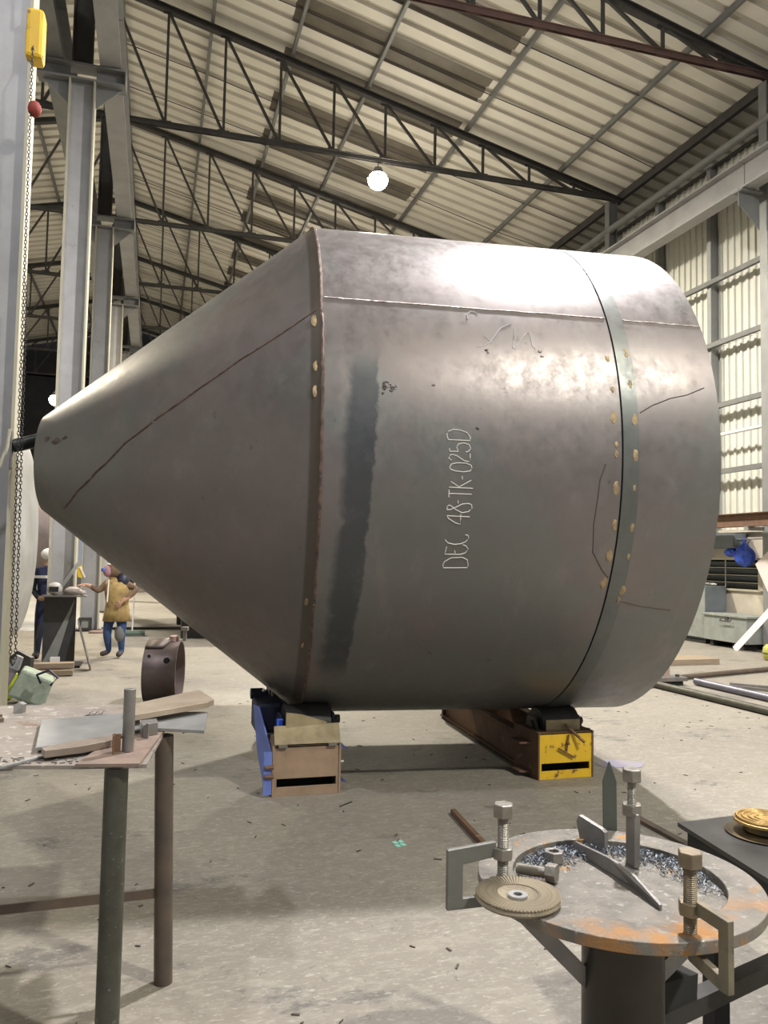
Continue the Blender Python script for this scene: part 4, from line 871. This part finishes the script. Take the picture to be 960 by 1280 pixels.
o = MB().cyl((11.0,12.2,2.10),(11.0,13.4,2.10),.012,8).bb(11.0,11.3,12.3,12.32,2.09,2.11).bb(11.0,11.3,12.9,12.92,2.09,2.11).done('hanging_rail', STRU); tag(o, 'thin steel rail on the wall carrying the blue bags', 'rail')
o = MB().beam((10.52,12.44,.01),(10.56,11.0,1.30),.13,.012,up=(1,0,0)).done('flat_bar', WHITE); tag(o, 'white flat bar leaning up against the wall in front of the chest', 'bar')
o = MB().extr([(10.9,12.32,1.62),(10.9,12.0,1.86),(10.9,11.7,1.95),(10.9,11.7,.95),(10.9,12.02,1.12)],(.02,.0,0)).done('leaning_sheet', mat('pale_pink_sheet',(0.66,0.58,0.55),(0.60,0.55,0.52),3,0.6)); tag(o, 'pale pinkish sheet leaning by the wall column at the right edge', 'sheet')
o = MB().extr([(10.93,11.95,0.0),(10.93,11.85,0.0),(10.93,11.85,1.0),(10.93,11.95,1.05)],(.02,0,0)).done('sheet_prop', WOOD); tag(o, 'narrow prop under the pale sheet at the right edge', 'prop')
dr = thing('green_drum', 'mottled yellow green round drum at the right edge of the floor', 'drum', (10.06,11.0,0)); MB().lathe([(.0,0),(.10,0),(.14,.05),(.155,.13),(.14,.22),(.09,.27),(.04,.28),(.04,.31),(0,.31)], Matrix.Translation((10.06,11.0,0)), 28).done('body', mat('drum_mottled',(0.45,0.42,0.06),(0.20,0.22,0.08),9,0.5,0,0.1,c3=(0.06,0.06,0.04),t3=0.58,scale3=11), dr, True)
MB().tube([(10.06+.156*math.cos(a),11.0+.156*math.sin(a),.13) for a in [2*PI*k/24 for k in range(25)]],.008,6).done('band', STRUD, dr, True)
o = MB().box((7.9,10.95,.045),(1.75,.50,.09),(0,0,.03)).done('timber_baulk', WOOD, bev=.005); tag(o, 'wide timber baulk on the floor right of the vessel', 'timber')
st = thing('support_stand', 'support stand with a square base plate behind the right end of the vessel', 'stand', (6.6,9.1,0))
MB().bb(6.30,6.80,8.92,9.35,.06,.11).done('base_plate', GREY, st, bev=.004); MB().bb(6.34,6.76,8.96,9.3,0,.06).done('foot', BLACK, st)
MB().bb(6.46,6.62,9.05,9.2,.11,1.3).done('post', mat('post_pinkish',(0.36,0.25,0.20),(0.28,0.2,0.16),5,0.6), st); MB().hexn((6.70,9.0,.11),(6.70,9.0,.14),.03).done('bolt', STRUD, st)
pipes = [((6.23,9.4,.045),(6.40,6.2,.045),.045,PIPEG,'nearest dark pipe on the floor right of the vessel'),((6.95,8.95,.05),(7.02,6.6,.05),.045,mat('pipe_bluegrey',(0.20,0.20,0.26),(0.14,0.14,0.17),5,0.4,0.5),'bluish pipe lying parallel behind the nearest dark pipe'),((6.90,9.33,.04),(9.6,10.05,.04),.035,PIPEB,'brown pipe running off towards the wall from the support stand'),]
for p,q,r,m_,lb_ in pipes:
    o = MB().pipe(p,q,r,.006,20).done('steel_pipe', m_, None, True); tag(o, lb_, 'pipe')
for i,(p,q,lb_) in enumerate((((7.25,8.7,.02),(8.1,7.6,.02),'thin pale flat bar among the pipes at the right, front one'),((7.4,8.85,.02),(8.6,7.7,.02),'thin pale flat bar among the pipes at the right, rear one'))):
    o = MB().beam(p,q,.04,.03).done('flat_bar', GREY); tag(o, lb_, 'bar', 'flat bars beside the floor pipes')

# ================================================================== PEOPLE
def skin_mesh(name, V_, E_, R__, mats, fm, root, M):
    me = bpy.data.meshes.new(name); me.from_pydata([M @ V(v) for v in V_], E_, []); o = bpy.data.objects.new(name, me); COL.objects.link(o)
    s = o.modifiers.new('skin','SKIN'); s.use_smooth_shade = True
    for i, r in enumerate(R__): me.skin_vertices[0].data[i].radius = (r, r)
    me.skin_vertices[0].data[0].use_root = True
    d = o.modifiers.new('sub','SUBSURF'); d.levels = 2; d.render_levels = 2
    dg = bpy.context.evaluated_depsgraph_get(); dg.update(); m2 = bpy.data.meshes.new_from_object(o.evaluated_get(dg)); bpy.data.objects.remove(o)
    bm_ = bmesh.new(); bm_.from_mesh(m2); Mi = M.inverted()
    bm_.normal_update()
    for f in bm_.faces:
        c = Mi @ f.calc_center_median(); f.material_index = fm(c); f.smooth = True
    bm_.transform(Wm(root).inverted()); bm_.to_mesh(m2); bm_.free()
    idx = [p.material_index for p in m2.polygons]
    m2.materials.clear()
    for x in mats: m2.materials.append(x)
    for p, ii in zip(m2.polygons, idx): p.use_smooth = True; p.material_index = ii
    oo = bpy.data.objects.new(name, m2); COL.objects.link(oo); oo.parent = root; W[oo.name] = Wm(root); return oo
def hand(Vs, Es, Rs, wi, d, up, side, sc=1.0):
    "palm + five fingers grown from wrist index wi; d direction, up = palm normal-ish, side"
    w0 = V(Vs[wi]); d = V(d).normalized(); side = V(side).normalized(); n = V(up).normalized()
    Vs.append(tuple(w0+d*.055*sc)); Rs.append(.024*sc); Es.append((wi,len(Vs)-1)); pi_ = len(Vs)-1
    for k,(o_,l_) in enumerate(((-.026,.062),(-.009,.074),(.009,.070),(.025,.055))):
        a = w0+d*.085*sc+side*o_*sc; b = a+d*l_*.55*sc-n*.010*sc; c = b+d*l_*.45*sc-n*.024*sc
        b0 = len(Vs); Vs += [tuple(a),tuple(b),tuple(c)]; Rs += [.010*sc,.009*sc,.008*sc]; Es += [(pi_,b0),(b0,b0+1),(b0+1,b0+2)]
    a = w0+d*.035*sc-side*.036*sc; b = a+d*.030*sc-side*.022*sc
    b0 = len(Vs); Vs += [tuple(a),tuple(b)]; Rs += [.012*sc,.010*sc]; Es += [(pi_,b0),(b0,b0+1)]
# worker in tan leathers
wk = thing('person', 'person in a tan leather jacket and jeans, one arm stretched out, hand on hip', 'person', (-.55,12.87,0), -.10)
WM = W[wk.name]
Vs = [(.03,0,.68),(.02,0,.86),(.0,.0,1.06),(-.03,-.01,1.19),(-.06,-.03,1.27),(-.09,-.05,1.37),   # pelvis..head 5
      (-.09,.02,.62),(-.10,-.03,.36),(-.07,.04,.09),(-.20,.0,.045),      # leg1 6-9
      (.12,.0,.62),(.11,-.06,.36),(.12,.0,.09),(.08,-.14,.045),           # leg2 10-13
      (-.13,-.02,1.14),(-.24,-.06,1.02),(-.33,-.10,1.08),(-.40,-.12,1.11),             # arm1 14-17
      (.15,.0,1.13),(.32,-.02,1.05),(.20,-.14,.93),(.13,-.17,.88)]         # arm2 18-21
Es = [(0,1),(1,2),(2,3),(3,4),(4,5),(0,6),(6,7),(7,8),(8,9),(0,10),(10,11),(11,12),(12,13),(2,14),(14,15),(15,16),(16,17),(2,18),(18,19),(19,20),(20,21)]
Rs = [.125,.125,.15,.06,.055,.085, .085,.068,.045,.045, .085,.068,.045,.045, .07,.052,.042,.03, .07,.052,.042,.03]
hand(Vs,Es,Rs,17,(-1,-.15,.05),(0,-.3,1),(.1,1,.3)); hand(Vs,Es,Rs,21,(-.6,-.1,-.8),(0,-1,0),(.8,0,-.6))
def fm1(c):
    if c.z < .095: return 3
    if c.x < -.345 and c.z > .9: return 4
    if c.z > 1.24: return 4
    if abs(c.x-.1) < .14 and c.y < -.12 and .74 < c.z < .93 : return 4
    if c.z < .66: return 1
    if c.x < -.14 or c.x > .16: return 2
    return 0
skin_mesh('body', Vs, Es, Rs, [LEATH, DENIM, BROWNC, BOOT, SKIN], fm1, wk, WM)
def wl(p): return WM @ V(p)
# apron/jacket skirt, hood, mask
mb = MB(); prof = [(.15,1.16),(.175,1.05),(.165,.92),(.155,.84),(.175,.70),(.195,.56)]
rings = []
for k,(r,z) in enumerate(prof): rings.append([mb.b.verts.new(wl((.03-.05*max(0,z-.8) + r*1.05*math.cos(a), r*.80*math.sin(a)*(1+.04*math.sin(7*a)), z))) for a in [2*PI*i/28 for i in range(28)]])
for A,B in zip(rings, rings[1:]):
    for i in range(28): mb.b.faces.new((A[i],A[(i+1)%28],B[(i+1)%28],B[i]))
jk = mb.done('leather_jacket', LEATH, wk, True); thick(jk, .012)
MB().ball(wl((-.045,-.0,1.34)),.125,(.95,1.05,1.05),3).done('hood', BROWNC, wk, True)
mb = MB(); mb.ball(wl((-.115,-.085,1.325)),.078,(.9,.8,1.15),3).done('face_mask', mat('mask_mauve',(0.30,0.16,0.19)), wk, True)
MB().box(wl((-.165,-.125,1.345)),(.07,.06,.055),(0,0,.6)).done('goggles', mat('goggles_blue',(0.08,0.10,0.35)), wk, bev=.01)
MB().ball(wl((-.06,-.06,1.43)),.06,(1.3,1,.35),2).done('white_cap', mat('cap_pale',(0.6,0.5,0.5)), wk, True)
mb = MB(); mb.ball(wl((.10,.02,1.17)),.14,(.75,.9,1.05),3).done('shoulder_cape', DBLUE, wk, True)
MB().cyl(wl((-.095,-.165,.86)),wl((-.085,-.15,1.20)),.010,8).done('zip_strip', WHITE, wk, True)
MB().ball(wl((.09,-.075,.37)),.085,(.9,.8,1.5),2).done('knee_pad', mat('knee_grey',(0.14,0.14,0.13)), wk, True)
# worker in navy
w2 = thing('person', 'person in navy coveralls with a pale helmet, half hidden behind the second column', 'person', (-1.52,12.75,0), .2)
WM2 = W[w2.name]
Vs = [(0,0,.82),(.0,0,1.0),(-.01,.0,1.25),(0,0,1.38),(.01,0,1.45),(.02,0,1.53), (-.08,0,.78),(-.09,-.03,.42),(-.10,.03,.09),(-.12,-.10,.045), (.08,0,.78),(.09,-.03,.42),(.09,.03,.09),(.08,-.10,.045),
      (-.17,0,1.32),(-.20,-.02,1.05),(-.12,-.20,.92),(-.06,-.26,.92), (.17,0,1.32),(.20,-.04,1.05),(.14,-.20,.98),(.10,-.27,.98)]
Es = [(0,1),(1,2),(2,3),(3,4),(4,5),(0,6),(6,7),(7,8),(8,9),(0,10),(10,11),(11,12),(12,13),(2,14),(14,15),(15,16),(16,17),(2,18),(18,19),(19,20),(20,21)]
Rs = [.13,.13,.15,.06,.055,.085,.085,.068,.045,.045,.085,.068,.045,.045,.065,.05,.04,.03,.065,.05,.04,.03]
hand(Vs,Es,Rs,17,(.8,-.5,0),(0,0,1),(.4,.7,0)); hand(Vs,Es,Rs,21,(-.2,-1,0),(0,0,1),(1,0,0))
skin_mesh('body', Vs, Es, Rs, [NAVY, BOOT, SKIN], lambda c: 1 if c.z < .095 else (2 if c.z > 1.40 or (c.y < -.23 and c.z > .8) else 0), w2, WM2)
def wl(p): return WM2 @ V(p)
MB().ball(wl((.02,.0,1.57)),.125,(1,1.15,.75),3).done('hard_hat', WHITE, w2, True)
MB().lathe([(.155,1.215),(.168,1.215),(.168,1.255),(.155,1.255)], WM2 @ Matrix.Translation((-.01,0,0)) @ Matrix.Diagonal((1.35,1.05,1,1)), 24, closed=True).done('reflective_band', WHITE, w2, True)
hz = MB().tube([(-1.58,12.55,.55),(-1.60,12.45,.35),(-1.58,12.3,.18),(-1.66,12.1,.03),(-1.75,11.7,.02)],.018,8).done('hose', BLACK, None, True); tag(hz, 'black hose dropping to the floor left of the second column', 'hose')
